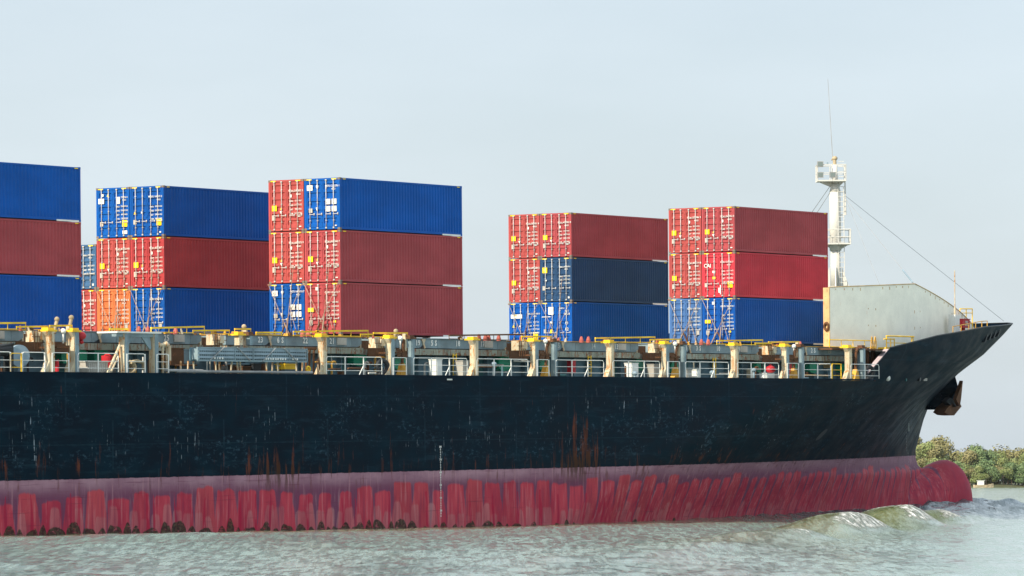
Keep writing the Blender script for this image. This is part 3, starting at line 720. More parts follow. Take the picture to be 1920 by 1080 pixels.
for px, py, dep in ((1538, 309, -1.0), (1538, 329, -1.0), (1561, 329, -1.0)):
    q = mpt(px, py, dep); f = MB().prism([q-U*.22+Vector((0,0,-.2)), q+U*.22+Vector((0,0,-.2)), q+U*.22+Vector((0,0,.2)), q-U*.22+Vector((0,0,.2))], V*.3)
    fo = f.build('floodlight', M['steel'], mast); f = MB(); q = q-V*.012
    f.prism([q-U*.17+Vector((0,0,-.15)), q+U*.17+Vector((0,0,-.15)), q+U*.17+Vector((0,0,.15)), q-U*.17+Vector((0,0,.15))], V*.01); f.build('lamp_glass', M['glass'], fo)
ld = MB()
for o in (-.2, .2):
    ld.bar(mpt(1578, 536, -.35)+U*o, mpt(1577, 350, -.35)+U*o, .03, 5)
for i in range(26): z = 15.3+i*.36; b = mpt(1578, 500, -.35); ld.bar(Vector((b.x, b.y, z))-U*.2, Vector((b.x, b.y, z))+U*.2, .022, 5)
for py in (360, 403, 445): ld.bar(mpt(1567, py), mpt(1586, py), .04, 5)
ld.bar(mpt(1583, 360), mpt(1585, 403), .035, 5); ld.bar(mpt(1585, 310), mpt(1587, 403), .05, 6); ld.build('mast_ladder', M['mast'], mast)
tp = MB().bar(mpt(1567, 310), mpt(1566, 294), .13, 10).ball(mpt(1567, 297), .2, .2, .16); tp.bar(mpt(1560,300), mpt(1571,297), .05); tp.build('masthead_light', M['tan'], mast)
MB().cone(mpt(1563, 297), .028, mpt(1555, 148), .014, 5).build('whip_antenna', M['steel'], mast)
MB().bar(mpt(1552, 310, -.5), mpt(1552, 305, -.5), .06).build('blue_lamp', M['blue_drum'], mast)
tipb = Vector((102.6, 16.1, 13.2))
stays = [(mpt(1587, 368), P(1882, 602, 15.9), .015), (mpt(1586, 372), P(1714, 533, 3.6), .0155), (mpt(1586, 370), P(1650, 536, 9.0), .012),
         (mpt(1557, 350), P(1500, 430, 22), .02), (mpt(1557, 362), P(1515, 425, 20), .018)]
for a, b, r in stays:
    s = MB().bar(a, b, r, 5); so_ = s.build('stay_wire', M['steel'], mast)
    if r > .015 and b.y < 17:
        k = .13 if b.y > 10 else .16; MB().bar(b+(a-b)*(.02), b+(a-b)*k, .055, 6).build('turnbuckle', M['blue_drum'], so_)

# ------------------------------------------------------------------ hatch covers (lift off), with their painted bay numbers
CY = [5.0 + 2.48*i for i in range(10)]
def hatch_cover(k, nums, label, socks):
    x0 = k*BAY; t = empty('hatch_cover', label, 'hatch cover', 'hatch covers along the deck edge'); on_ship(t, x0, 0, 0)
    mb = MB(); L = 12.28
    mb.prism([(-.08, 2.05, 10.02), (L-.35, 2.05, 10.02), (L, 2.05, 10.2), (L, 2.05, 10.54), (-.08, 2.05, 10.54)], (0, 28, 0))
    mb.build('cover_panel', M['grey'], t)
    MB().box(-.14, L+.08, 1.98, 30.1, 10.545, 10.58).build('cover_edge', M['ochre'] if k % 2 else M['grey'], t)
    p = MB()
    for i in range(6):
        xx = 1.1 + i*2.05; p.box(xx, xx+.05, 2.03, 2.048, 10.04, 10.5)
    p.build('stiffener', M['grey'], t)
    lx = 3.55
    lg = MB().prism([(lx, 2.0, 10.54), (lx+.45, 2.0, 10.54), (lx+.3, 2.0, 10.3), (lx+.42, 2.0, 10.02), (lx+.2, 2.0, 9.98), (lx+.16, 2.0, 10.3)], (0, .045, 0))
    lg.build('lug_plate', M['cream'], t); MB().prism([(lx-.35, 2.0, 9.98), (lx+.25, 2.0, 9.98), (lx+.2, 2.0, 10.2), (lx, 2.0, 10.08)], (0, .044, 0)).build('cleat', M['dark'], t)
    MB().box(9.9, 10.75, 1.97, 2.04, 10.12, 10.5).build('access_plate', M['plate'], t)
    for px, s in nums:
        x = PX(px, 2.0, 640)-x0; n = MB(); text_into(n, s, .42, Matrix.Translation((x, 2.02, 10.3)) @ SIDE, 1.15, .03); n.build('bay_number', M['letter'] if s not in ('06', '15', '14') else M['letterdim'], t)
    s = MB()
    for y in socks:
        for xx in (.1, 12.0):
            for yy in (y+.08, y+2.36): s.box(xx-.1, xx+.1, yy-.1, yy+.1, 10.58, 10.80)
    if socks: s.build('container_socket', M['ochre'], t)
hatch_cover(-3, [], 'grey hatch cover with no visible number, nearest the frame side away from the bow', [])
hatch_cover(-2, [(313, '25')], 'grey hatch cover painted with the number 25, below the furthest aft stacks', [9.92])
hatch_cover(-1, [(489, '23'), (526, '6 S'), (573, '22'), (623, '21')], 'grey hatch cover painted 23, 6 S, 22 and 21, behind the stowed gangway', [])
hatch_cover(0, [(784, '19'), (814, '5 S'), (859, '18'), (905, '17')], 'grey hatch cover painted 19, 5 S, 18 and 17', [5.0, 7.48, 17.36, 19.84, 22.32])
hatch_cover(1, [(1046, '15'), (1113, '14'), (1156, '13')], 'empty grey hatch cover painted 15, 14 and 13', [])
hatch_cover(2, [(1286, '11'), (1310, '3 S'), (1347, '10'), (1385, '09')], 'grey hatch cover painted 11, 3 S, 10 and 09', [])
hatch_cover(3, [(1525, '2 S'), (1556, '06')], 'grey hatch cover painted 2 S, nearest the bow', [5.0, 7.48, 17.36, 19.84])

# ------------------------------------------------------------------ shipping containers
CL, CW = 12.192, 2.438
CC = {'red': (.37, .070, .066), 'maroon': (.345, .062, .070), 'crimson': (.35, .046, .052), 'bright': (.50, .044, .062), 'blue': (.003, .086, .37), 'deep': (.003, .074, .325),
      'navy': (.022, .062, .14), 'dull': (.06, .145, .34), 'orange': (.56, .16, .06), 'slate': (.05, .125, .25)}
CM = {}
def cpaint(k):
    if k not in CM:
        n = NT('container_'+k, .5); c = CC[k]; n.b.inputs['Specular IOR Level'].default_value = .12
        big = n.noise(n.sc(.35, .7, .7), 1.0, 4); dirt = n.noise(n.sc(2.2, 6, .35), 1.0, 5, .65); sp = n.noise(n.sc(5, 5, 5), 1.0, 5, .7)
        col = n.mix(n.sm(big, .3, .7), tuple(q*.86 for q in c), tuple(min(1, q*1.10) for q in c))
        col = n.mix(n.sm(dirt, .52, .75, 0, .28), col, tuple(q*.72+.02 for q in c))
        col = n.mix(n.sm(sp, .70, .76, 0, .6), col, (.10, .04, .02) if c[0] > c[2] else (.09, .12, .16))
        n.col(col); n.bump(n.add(big, n.mul(sp, .2)), .012, .5); CM[k] = n.m
    return CM[k]
_mc = {}
def cached(key, fn, smooth=False):
    if key not in _mc: _mc[key] = fn().mesh(key[0] if isinstance(key, tuple) else key, smooth)
    return _mc[key]
def corr(H, front=False):
    mb = MB(); z0, z1 = .17, H-.11; L = (CW if front else CL)-.3; n = int(round(L/.278)); p = L/n; d = .048; prof = []
    for i in range(n):
        a = .15+i*p; prof += [(a, 0), (a+.26*p, 0), (a+.5*p, d), (a+.76*p, d)]
    prof.append((.15+L, 0))
    for (a, da), (b, db) in zip(prof, prof[1:]):
        if front: mb.quad((CL-.03-da, a, z0), (CL-.03-db, b, z0), (CL-.03-db, b, z1), (CL-.03-da, a, z1))
        else: mb.quad((a, .012+da, z0), (b, .012+db, z0), (b, .012+db, z1), (a, .012+da, z1))
    return mb
def frame(H):
    mb = MB()
    for y in (0, CW-.12):
        for x in (0, CL-.14): mb.box(x+.004, x+.136, y+.004, y+.116, .12, H-.12)
    for y in (.004, CW-.07):
        mb.box(.14, CL-.14, y, y+.066, H-.11, H-.014); mb.box(.14, CL-.14, y, y+.066, .03, .17)
    for x in (.004, CL-.074):
        mb.box(x, x+.07, .12, CW-.12, H-.12, H-.012); mb.box(x, x+.07, .12, CW-.12, .03, .15)
    return mb
def castings(H):
    mb = MB(); return mb.box(0, .178, 0, .162, 0, .118)
DOORW = CW/2-.135
def door(H, ribs):
    mb = MB(); z0, z1 = .165, H-.135; y0, y1 = 0, DOORW
    # panel with pressed horizontal ribs, in section along z
    zs = [(z0, 0), (z0+.1, 0)]
    n = ribs; pit = (z1-z0-.2)/n
    for i in range(n):
        a = z0+.1+i*pit; zs += [(a+.16*pit, 0), (a+.26*pit, .055), (a+.74*pit, .055), (a+.84*pit, 0)]
    zs += [(z1-.1, 0), (z1, 0)]
    for (a, da), (b, db) in zip(zs, zs[1:]):
        if b-a > 1e-6: mb.quad((.03+da, y0+.1, a), (.03+da, y1-.1, a), (.03+db, y1-.1, b), (.03+db, y0+.1, b))
    mb.box(.018, .07, y0, y0+.1, z0, z1); mb.box(.018, .07, y1-.1, y1, z0, z1)
    for h in range(4):
        zz = z0+.25+h*(z1-z0-.5)/3; mb.box(-.002, .017, -.06, .05, zz, zz+.12)
    return mb
def lockbar(H):
    mb = MB().bar((-.02, 0, .1), (-.02, 0, H-.09), .022, 8)
    for z in (.11, H-.13): mb.box(-.045, .0, -.05, .05, z-.045, z+.045)
    for z in (.5, 1.5, 2.3): mb.box(-.03, .016, -.045, .045, z, z+.05)
    mb.box(-.05, -.025, -.30, .04, .86, .90); mb.box(-.055, -.01, -.33, -.27, .82, .95); return mb
class Marks(list):
    def new(s): mb = MB(); s.append(mb); return mb
    def prism(s, *a): s.new().prism(*a)
def put_text(ms, s, size, u, z, gap=1.0): text_into(ms.new() if isinstance(ms, Marks) else ms, s, size, Matrix.Translation((-.012, CW*(1-u), z)) @ AFT, gap)
def panel(ms, u0, u1, z0, z1, o=-.006): ms.new().box(o-.004, o, CW*(1-u1), CW*(1-u0), z0, z1)
def small_rows(ms, u0, z, rows, seed):
    r = random.Random(seed)
    W_ = ['MAX', 'TARE', 'NET', 'CUB']
    for i in range(rows):
        mb = ms.new(); put_text(mb, W_[i % 4], .125, u0+.055, z-i*.235); put_text(mb, '%d%03d KG' % (r.randint(2, 32), r.randint(100, 999)), .125, u0+.25, z-i*.235+.02)
def marks(kind, H, seed):
    """three meshes: white lettering and plates, yellow stickers, grey plates, laid out as on the doors"""
    w, y, g = Marks(), Marks(), Marks(); r = random.Random(seed)
    num = '%06d %d' % (r.randint(200000, 899999), r.randint(0, 9))
    if kind == 'red':
        put_text(w, 'TEXU', .16, .66, H-.66, 1.05); put_text(w, num, .16, .87, H-.64); put_text(w, '45G1', .15, .86, H-.84)
        pts = [(-.012, CW*(1-.645)+.05*math.cos(2*math.pi*i/12), H-.93+.1*math.sin(2*math.pi*i/12)) for i in range(12)]; w.prism(pts, (.006, 0, 0))
        small_rows(w, .60, H-1.22, 4, seed); panel(w, .82, .91, .80, .90); panel(w, .87, .93, .22, .28)
        panel(y, .10, .235, 1.15, 1.46); y.prism([(-.012, CW*(1-.36)-.07, 1.22), (-.012, CW*(1-.36)+.07, 1.22), (-.012, CW*(1-.36), 1.36)], (.006, 0, 0))
        w.prism([(-.012, CW*(1-.36)-.09, 1.14), (-.012, CW*(1-.36)+.09, 1.14), (-.012, CW*(1-.36), .98)], (.006, 0, 0)); panel(g, .10, .19, .62, .92)
    elif kind == 'cai':
        put_text(w, 'CAI', .34, .17, H-.86, .95); put_text(w, 'CAIU '+num, .15, .76, H-.64); put_text(w, '45G1', .13, .82, H-.82)
        small_rows(w, .60, H-1.22, 4, seed); panel(w, .32, .40, 1.58, 1.72); panel(y, .32, .41, 1.18, 1.34); panel(y, .78, .93, .62, 1.0); panel(g, .08, .17, .68, .94)
        panel(w, .50, .54, .3, .62); panel(w, .55, .57, .2, .8)
    elif kind == 'plates':
        panel(w, .08, .24, H-.68, H-.38); put_text(g, '45', .22, .16, H-.53); put_text(w, 'UETU '+num, .15, .80, H-.46); put_text(w, '45G1', .13, .83, H-.63)
        for u0, u1 in ((.60, .735), (.775, .91)): panel(w, u0, u1, 1.42, 1.72); panel(w, u0, u1, 1.02, 1.32)
        panel(g, .13, .23, .98, 1.22); w.prism([(-.012, CW*(1-.36)-.08, 1.26), (-.012, CW*(1-.36)+.08, 1.26), (-.012, CW*(1-.36), 1.06)], (.006, 0, 0)); panel(w, .34, .40, H-.52, H-.40)
        panel(w, .86, .91, .2, .26)
    elif kind == 'blue':
        panel(w, .07, .24, H-.92, H-.62); put_text(g, '96', .2, .155, H-.77); panel(w, .16, .23, H-.5, H-.36); y.prism([(-.012, CW*(1-.36)-.09, H-.52), (-.012, CW*(1-.36)+.09, H-.52), (-.012, CW*(1-.36), H-.34)], (.006, 0, 0))
        panel(w, .61, .72, H-.95, H-.55); put_text(w, num, .13, .85, H-.58); put_text(w, '45G1', .13, .85, H-.74); small_rows(w, .60, H-1.12, 4, seed)
        panel(y, .78, .93, .62, 1.0); panel(g, .12, .21, .68, .94); panel(w, .79, .93, .2, .4)
    elif kind == 'blue2':
        put_text(w, 'MAGU', .14, .64, H-.62); put_text(w, num, .14, .85, H-.62); put_text(w, '45G1', .13, .86, H-.8); small_rows(w, .60, H-1.2, 4, seed)
        y.prism([(-.012, CW*(1-.15)-.09, 1.3), (-.012, CW*(1-.15)+.09, 1.3), (-.012, CW*(1-.15), 1.48)], (.006, 0, 0)); panel(w, .33, .38, 1.34, 1.44)
        panel(g, .10, .19, .72, .98); panel(y, .79, .93, .62, 1.0); panel(w, .87, .92, .2, .28)
    elif kind == 'wide':
        panel(w, .06, .42, H-1.02, H-.76); put_text(g, '4 ES', .2, .3, H-.89); panel(y, .16, .25, H-.87, H-.78); put_text(w, 'UACU '+num, .14, .80, H-.74); put_text(w, '45G1', .12, .84, H-.9)
        small_rows(w, .62, H-1.3, 4, seed); y.prism([(-.012, CW*(1-.15)-.1, 1.28), (-.012, CW*(1-.15)+.1, 1.28), (-.012, CW*(1-.15), 1.48)], (.006, 0, 0)); w.prism([(-.012, CW*(1-.35)-.07, 1.3), (-.012, CW*(1-.35)+.07, 1.3), (-.012, CW*(1-.35), 1.46)], (.006, 0, 0)); panel(y, .78, .93, .55, .95)
    elif kind == 'block':
        panel(w, .25, .41, H-.82, H-.32); put_text(g, 'SC', .2, .33, H-.57); put_text(w, 'SUDU', .15, .68, H-.42); put_text(w, num[:3], .22, .84, H-.62); put_text(w, num[3:], .2, .84, H-.8)
        put_text(w, '81', .26, .84, 1.5); put_text(w, '82', .26, .84, 1.1); panel(w, .04, .32, H-.98, H-.94); w.prism([(-.012, CW*(1-.33)-.1, 1.62), (-.012, CW*(1-.33)+.1, 1.62), (-.012, CW*(1-.33), 1.42)], (.006, 0, 0))
        panel(y, .30, .385, .86, 1.1); panel(g, .1, .18, .86, 1.12)
    elif kind == 'navy':
        panel(y, .07, .22, H-1.0, H-.64); put_text(g, '01', .2, .145, H-.82); put_text(w, 'MSKU', .13, .68, H-.64); put_text(w, num, .13, .86, H-.62); put_text(w, '45G1', .12, .83, H-.78)
        small_rows(w, .60, H-1.25, 3, seed); panel(w, .15, .2, 1.36, 1.46); panel(g, .07, .15, .76, 1.04); panel(w, .88, .93, .2, .32)
    elif kind == 'lines':
        put_text(w, 'CRXU '+num, .15, .77, H-.55); put_text(w, '45G1', .13, .83, H-.72); small_rows(w, .60, H-1.12, 4, seed); panel(w, .3, .38, H-.42, H-.24)
        panel(y, .08, .25, 1.28, 1.5); panel(y, .80, .87, .66, .78); panel(g, .12, .21, .55, .82)
    elif kind == 'plain':
        put_text(w, 'GESU '+num, .15, .76, H-.66); put_text(w, '45G1', .13, .82, H-.84); small_rows(w, .60, H-1.25, 3, seed); panel(g, .82, .92, .56, .84)
    # height warning tags at the top corners
    for u in (.14, .84): panel(y, u-.07, u+.07, H-.105, H-.045)
    return w, y, g
RAIL_STRIP = MB().box(CL-2.05, CL-.18, .0, .004, -.012, .075)  # thin white strip along the lower edge at the front end
def container(x, y, z, col, kind, label, H=2.896, seed=1):
    m = cpaint(col); t = empty('shipping_container', label, 'container', 'shipping containers stacked on the ship'); on_ship(t, x, y, z)
    s1 = link('side_panel', cached(('side_panel', H), lambda: corr(H)), m, t)
    s2 = link('side_panel', s1.data, m, t); s2.location = (0, CW, 0); s2.scale = (1, -1, 1)
    link('front_panel', cached(('front_panel', H), lambda: corr(H, True)), m, t)
    link('roof_panel', cached(('roof_panel', H), lambda: MB().box(.074, CL-.074, .07, CW-.07, H-.05, H-.03)), m, t)
    link('floor', cached(('floor', H), lambda: MB().box(.074, CL-.074, .07, CW-.07, .06, .15)), M['dark'], t)
    link('frame', cached(('frame', H), lambda: frame(H)), m, t)
    cs = cached(('corner_casting', H), lambda: castings(H))
    for cx in (-.002, CL-.176):
        for cy in (-.002, CW-.160):
            for cz in (0, H-.118): link('corner_casting', cs, m if cx > 1 else CM.setdefault('cast', paint('casting_grey', (.2, .16, .13), .6, .3)), t, (cx, cy, cz))
    for i in range(2):
        d = link('door', cached(('door', H, 6 if kind not in ('plates', 'block') else 5), lambda: door(H, 6 if kind not in ('plates', 'block') else 5)), m, t, (0, .125+i*(DOORW+.02), 0))
        for yy in (DOORW*.27, DOORW*.74): link('locking_bar', cached(('locking_bar', H), lambda: lockbar(H), True), M['galv'], d, (0, yy, 0))
    w, yl, g = marks(kind, H, seed)
    for n, ms, mm in (('door_lettering', w, 'letter'), ('warning_sticker', yl, 'sticker'), ('data_plate', g, 'plate')):
        for mb in ms: mb.build(n, M[mm], t)
    gs = link('rail_strip', cached('rail_strip', lambda: RAIL_STRIP), M['white'], t, (0, -.004, 0))
    tg = MB()
    for xx in (.3, CL-.5): tg.box(xx, xx+.28, -.004, .002, H-.10, H-.05)
    link('height_tag', cached(('height_tag', H), lambda: tg), M['sticker'], t)
    return t
Z0, DZ = 10.81, 2.916
def stack(x, y, specs):
    for i, (col, kind, label) in enumerate(specs): container(x, y, Z0+i*DZ, col, kind, label, seed=int(x*7+y*13+i*31+900))
stack(-2*BAY, 9.92, [('deep', 'blue', 'blue container at the bottom of the stack cut off by the picture edge'), ('maroon', 'red', 'dark red container between two blue ones in the cut-off stack'), ('blue', 'blue2', 'blue container on top of the stack cut off by the picture edge')])
stack(0, 17.36, [('deep', 'plain', 'blue container right under two red tiers, rods crossed over its doors, beside the orange one'), ('crimson', 'red', 'red container with crimson side between two blue ones, above crossed rods'), ('deep', 'blue2', 'top-tier blue container of the aft stack, nearer the water, yellow plate on its doors')])
stack(0, 19.84, [('orange', 'plain', 'orange container at the foot of the aft stack, the only orange one'), ('red', 'red', 'red container standing directly on the orange container'), ('blue', 'blue', 'blue container two above the orange one, white plate and yellow plate on its doors')])
container(0, 22.32, Z0, 'red', 'red', 'red container beside the orange one, mostly hidden behind the cut-off stack', seed=77)
container(0, 22.32, Z0+DZ, 'slate', 'navy', 'lower slate blue container half hidden behind the cut-off stack', H=2.591, seed=78)
stack(0, 5.0, [('maroon', 'lines', 'purplish dark red container at the bottom of its stack, above the hatch number 21'), ('maroon', 'red', 'dark red container under the blue one with four white plates on its doors'), ('blue', 'plates', 'blue container with four white square plates on its doors, on the top tier')])
stack(0, 7.48, [('deep', 'plates', 'blue container with white square plates behind crossed rods, above the hatch number 22'), ('red', 'red', 'red container directly on the blue one with white plates behind crossed rods'), ('red', 'red', 'red container on the top tier beside the blue one with four white plates')])
stack(3*BAY-.05, 17.36, [('blue', 'block', 'blue container numbered 81 and 82 under the navy grey container'), ('navy', 'navy', 'navy grey container with a yellow sticker on its doors, the darkest one'), ('maroon', 'red', 'dark red container on top of the navy grey container')])
stack(3*BAY-.05, 19.84, [('blue', 'wide', 'blue container with one wide white plate and a yellow plate on its doors'), ('red', 'red', 'red container standing on the blue one with a wide white plate'), ('red', 'red', 'topmost red container beside the dark red one over the navy grey container')])
stack(3*BAY-.05, 5.0, [('deep', 'lines', 'blue container under the bright red one, lowest beside the white mast'), ('bright', 'cai', 'bright red container with white letters CAI on its door'), ('maroon', 'red', 'dark red container above the bright red one marked CAI, topmost by the mast')])
stack(3*BAY-.05, 7.48, [('dull', 'plain', 'faded dull blue container behind lashing rods, bottom of the stack near the mast'), ('red', 'red', 'red container standing on the faded dull blue container'), ('red', 'red', 'red container two above the faded dull blue one')])

# ------------------------------------------------------------------ lashing rods crossed over the lowest doors
rodL = 'thin rusty lashing rod crossing the doors of a lowest-tier container'
def rod(x, y0, z0, y1, z1, dx):
    a, b = Vector((0, y0, z0)), Vector((0, y1, z1)); d = b-a
    t = empty('lashing_rod', rodL, 'lashing rod', 'lashing rods over the lowest container doors'); on_ship(t, x-dx, 0, 0)
    MB().bar(a+d*.28, b, .017, 6).ball(b, .05, .05, .05, 6, 4).build('rod', M['lash'], t)
    MB().bar(a, a+d*.30, .042, 7).build('turnbuckle', M['brown'] if random.random() < .5 else M['lash'], t)
for x, y in ((0, 5.0), (0, 7.48), (0, 17.36), (0, 19.84), (3*BAY-.05, 5.0), (3*BAY-.05, 7.48), (3*BAY-.05, 17.36), (3*BAY-.05, 19.84)):
    j = lambda s=.1: random.uniform(-s, s)
    rod(x, y+1.75+j(), 10.6, y+.1, 13.6, .16); rod(x, y+.75+j(), 10.6, y+CW-.1, 13.65, .22)
    rod(x, y+1.05+j(), 10.6, y+.55, 13.9+random.random()*2.2, .28); rod(x, y+2.2+j(), 10.6, y+1.7+j(), 12.3, .12)
    rod(x, y+.35+j(), 10.6, y+.9+j(), 12.4, .14)

# ------------------------------------------------------------------ stowed gangway on the deck edge
gx0, gx1 = PX(370, .02, 665), PX(575, .02, 665); gz0, gz1 = P(470, 677, 0).z, P(470, 652, 0).z
gw = empty('gangway', 'long blue grey stowed gangway of slatted steps lying along the deck edge', 'gangway'); on_ship(gw, gx0, 0, 0)
L = gx1-gx0; f = MB()
f.box(0, L, -.02, .05, gz0-.04, gz0+.05); f.box(0, L, -.02, .05, gz1-.06, gz1)
for i in range(7): f.box(L*i/6-.03, L*i/6+.03, -.03, .05, gz0, gz1)
f.build('side_beam', M['grey'], gw)
s = MB()
for q in (.26, .55, .82): s.box(.05, L-.05, .0, .04, gz0+(gz1-gz0)*q-.055, gz0+(gz1-gz0)*q+.055)
s.build('side_slat', M['blue_drum'], gw)
s = MB()
for i in range(58): s.box(.15+i*(L-.3)/57, .19+i*(L-.3)/57, .005, .5, gz0+.06, gz1-.08)
s.build('tread', M['grey'], gw); MB().box(.02, L-.02, .5, .54, gz0, gz1-.03).build('far_side', M['wall'], gw)
s = MB()
for i, (a, b) in enumerate(((.1, .23), (.35, .47), (.58, .70), (.78, .9))):
    z_a, z_b = (gz0, gz1) if i % 2 == 0 else (gz1, gz0); s.bar((L*a, -.05, z_a), (L*b, -.05, z_b), .025, 5)
s.build('diagonal_brace', M['steel'], gw)
s = MB()
for q in (.145,.165,.19,.215,.61,.63,.655,.675,.70,.72,.745,.765,.79,.86,.88,.9): s.box(L*q, L*q+.1, -.026, -.002, gz0+.08, gz0+.18)
s.build('pad', M['white'], gw)

# ------------------------------------------------------------------ anchor hanging on the bolster
an = empty('anchor', 'rust brown stockless anchor hanging under the flared bow', 'anchor'); on_ship(an)
def ap(px, py, y=12.2): return P(px, py, y)
fl = MB()
for y in (11.75, 12.9):
    a, b, c, d = ap(1800, 762, y), ap(1793, 749, y), ap(1805.5, 714, y), ap(1799, 772, y)
    fl.prism([a, b, c, ap(1802.5, 745, y)], (.0, .28, .02))
fl.build('fluke', M['brown'], an)
MB().prism([ap(1771, 773), ap(1777, 764), ap(1796, 748), ap(1803, 762), ap(1789, 779), ap(1779, 778)], (0, .95, 0)).build('crown', M['brown'], an)
MB().prism([ap(1774, 752), ap(1782, 745), ap(1797, 758), ap(1789, 766)], (0, .4, 0)).build('shank', M['dark'], an)

# ------------------------------------------------------------------ loose gear on deck
def gear(name, label, cat, mb, m, smooth=False, group=None): o = mb.build(name, M[m], None, smooth); tag(o, label, cat, group); o.matrix_world = SHIP; return o
x = PX(153, .3, 630); o = gear('marker_buoy', 'red ball buoy hung beside an inner deck post by the hatch numbered 25', 'buoy', MB().ball((x, .35, 10.28), .27, .27, .22).bar((x, .35, 10.05), (x+.1, .35, 9.92), .1, 8), 'red', True)
x = PX(210, .9); gear('steel_drum', 'red steel drum on deck beside the corrugated grey crate', 'drum', MB().cone((x, 1.2, 8.7), .3, (x, 1.2, 9.34), .3, 16).ring((x, 1.2, 8.9), (0.01, 0, 1), .3, .02, 16, 5).ring((x, 1.2, 9.12), (0.01, 0, 1), .3, .02, 16, 5), 'red')
x0, x1 = PX(165, .6), PX(203, .6); cb = MB().box(x0, x1, .62, 1.2, 8.36, 8.98)
for i in range(9): cb.box(x0+.05+i*(x1-x0-.1)/9, x0+.12+i*(x1-x0-.1)/9, .585, .618, 8.40, 8.94)
cb.box(x0-.03, x1+.03, .57, 1.23, 8.985, 9.03); gear('deck_crate', 'pale grey corrugated crate behind the round-ended railing', 'crate', cb, 'plate')
x = PX(107, .5); gear('fire_extinguisher', 'small salmon red extinguisher between the two aft posts', 'extinguisher', MB().cone((x, .5, 8.5), .1, (x, .5, 8.95), .1, 10).ball((x, .5, 8.98), .09).bar((x, .5, 9), (x+.12, .5, 9.1), .02), 'red')
rope = MB(); xc = PX(252, .6)
for i in range(7): rope.ring((xc-.35+.05*math.sin(i*2), .6+.05*i, 8.72+.03*math.cos(i*3)), (.3, 1, .1*math.sin(i)), .3-.01*i, .07, 16, 6, 1.1)
rope.path([(xc-.4, .5, 9.0), (xc, .45, 9.08), (xc+.35, .5, 9.03), (xc+.6, .5, 8.98), (xc+.62, .5, 8.6)], .09, 7); gear('rope_coil', 'thick tan mooring rope coiled under the grey portal frame', 'rope', rope, 'tan')
for px, lab in ((1072, 'red extinguisher cabinet on the wall below the hatch number 14'), (1478, 'slim red box behind the post next to the yellow gusset near the bow')):
    x = PX(px, 2.2, 685); gear('extinguisher_box', lab, 'box', MB().box(x-.2, x+.2, 2.05, 2.4, 8.7, 9.4).box(x-.22, x+.22, 2.03, 2.42, 9.4, 9.44), 'red')
x = PX(1446, 1.4); gear('life_raft', 'red domed canister sitting on a white and grey deck box', 'canister', MB().ball((x, 1.45, 9.05), .36, .3, .24).ring((x, 1.45, 9.0), (0, 0.01, 1), .33, .03), 'red', True)
x = PX(1688, 1, 640)
for px, z, lab in ((578, 8.75, 'yellow disc wheel on a valve below the hatch number 21'), (1598, 8.65, 'yellow wheel behind the railing post next to the bulwark')):
    x = PX(px, .35); gear('valve_wheel', lab, 'wheel', MB().ring((x, .35, z), (.3, 1, 0), .13, .05, 14, 6).bar((x-.12, .35, z), (x+.12, .35, z), .03).bar((x, .35, 8.36), (x, .4, z), .05), 'yellow')
x = PX(30, .8, 660); reel = MB().cone((x+.25, .75, 9.25), .55, (x+.32, .95, 9.25), .55, 24); gear('cable_reel', 'pale blue grey disc of a cable reel behind the yellow railing', 'reel', reel.bar((x+.3, .9, 8.36), (x+.3, .9, 9.2), .08), 'blue_drum')
x = PX(10, .9, 650); gear('hose_winch', 'dark greasy winch beside the blue grey cable reel', 'winch', MB().cone((x-.6, 1, 9.5), .3, (x+.3, 1.0, 9.55), .3, 12).box(x-.7, x-.5, .8, 1.3, 8.4, 9.7).box(x+.3, x+.5, .8, 1.3, 8.4, 9.8).bar((x-.5, .8, 9.7), (x+.5, .8, 9.85), .06), 'dark')
rp = MB(); x = PX(130, .5)
for i in range(6): rp.bar((x-.35+.12*i, .5, 8.37), (x-.05+.03*i, .55, 9.0), .05, 6)
gear('tarpaulin', 'ochre stained cloth bundle leaning at the foot of a thin post', 'bundle', rp.ball((x, .5, 8.6), .3, .2, .3), 'tan', True)
x = PX(1808, 5.2, 605); bz = P(1808, 612, 5.2).z; hb = MB().box(x-.62, x+.45, 5.0, 5.6, bz-.1, bz+.48).box(x-.66, x+.49, 4.96, 5.64, bz+.48, bz+.53); hb.bar((x, 5.3, 10.2), (x, 5.3, bz-.1), .15)
ho = gear('fire_hose_box', 'red fire hose box with a white marking on the foredeck near the bow tip', 'hose box', hb, 'red'); wm = MB(); text_into(wm, 'FIRE', .24, Matrix.Translation((x-.05, 4.985, bz+.28)) @ SIDE); text_into(wm, 'HOSE', .2, Matrix.Translation((x-.05, 4.985, bz+.08)) @ SIDE); wm.build('box_lettering', M['letter'], ho)
rp = MB(); x = PX(595, .45)
for i in range(7): rp.bar((x-.3+.1*i, .2, 8.37), (x-.1+.05*i+random.uniform(-.1, .1), .4, 9.2+random.random()*.3), .025, 5)
gear('lashing_bundle', 'bundle of loose brown lashing rods stood against a cream post', 'rods', rp, 'brown')

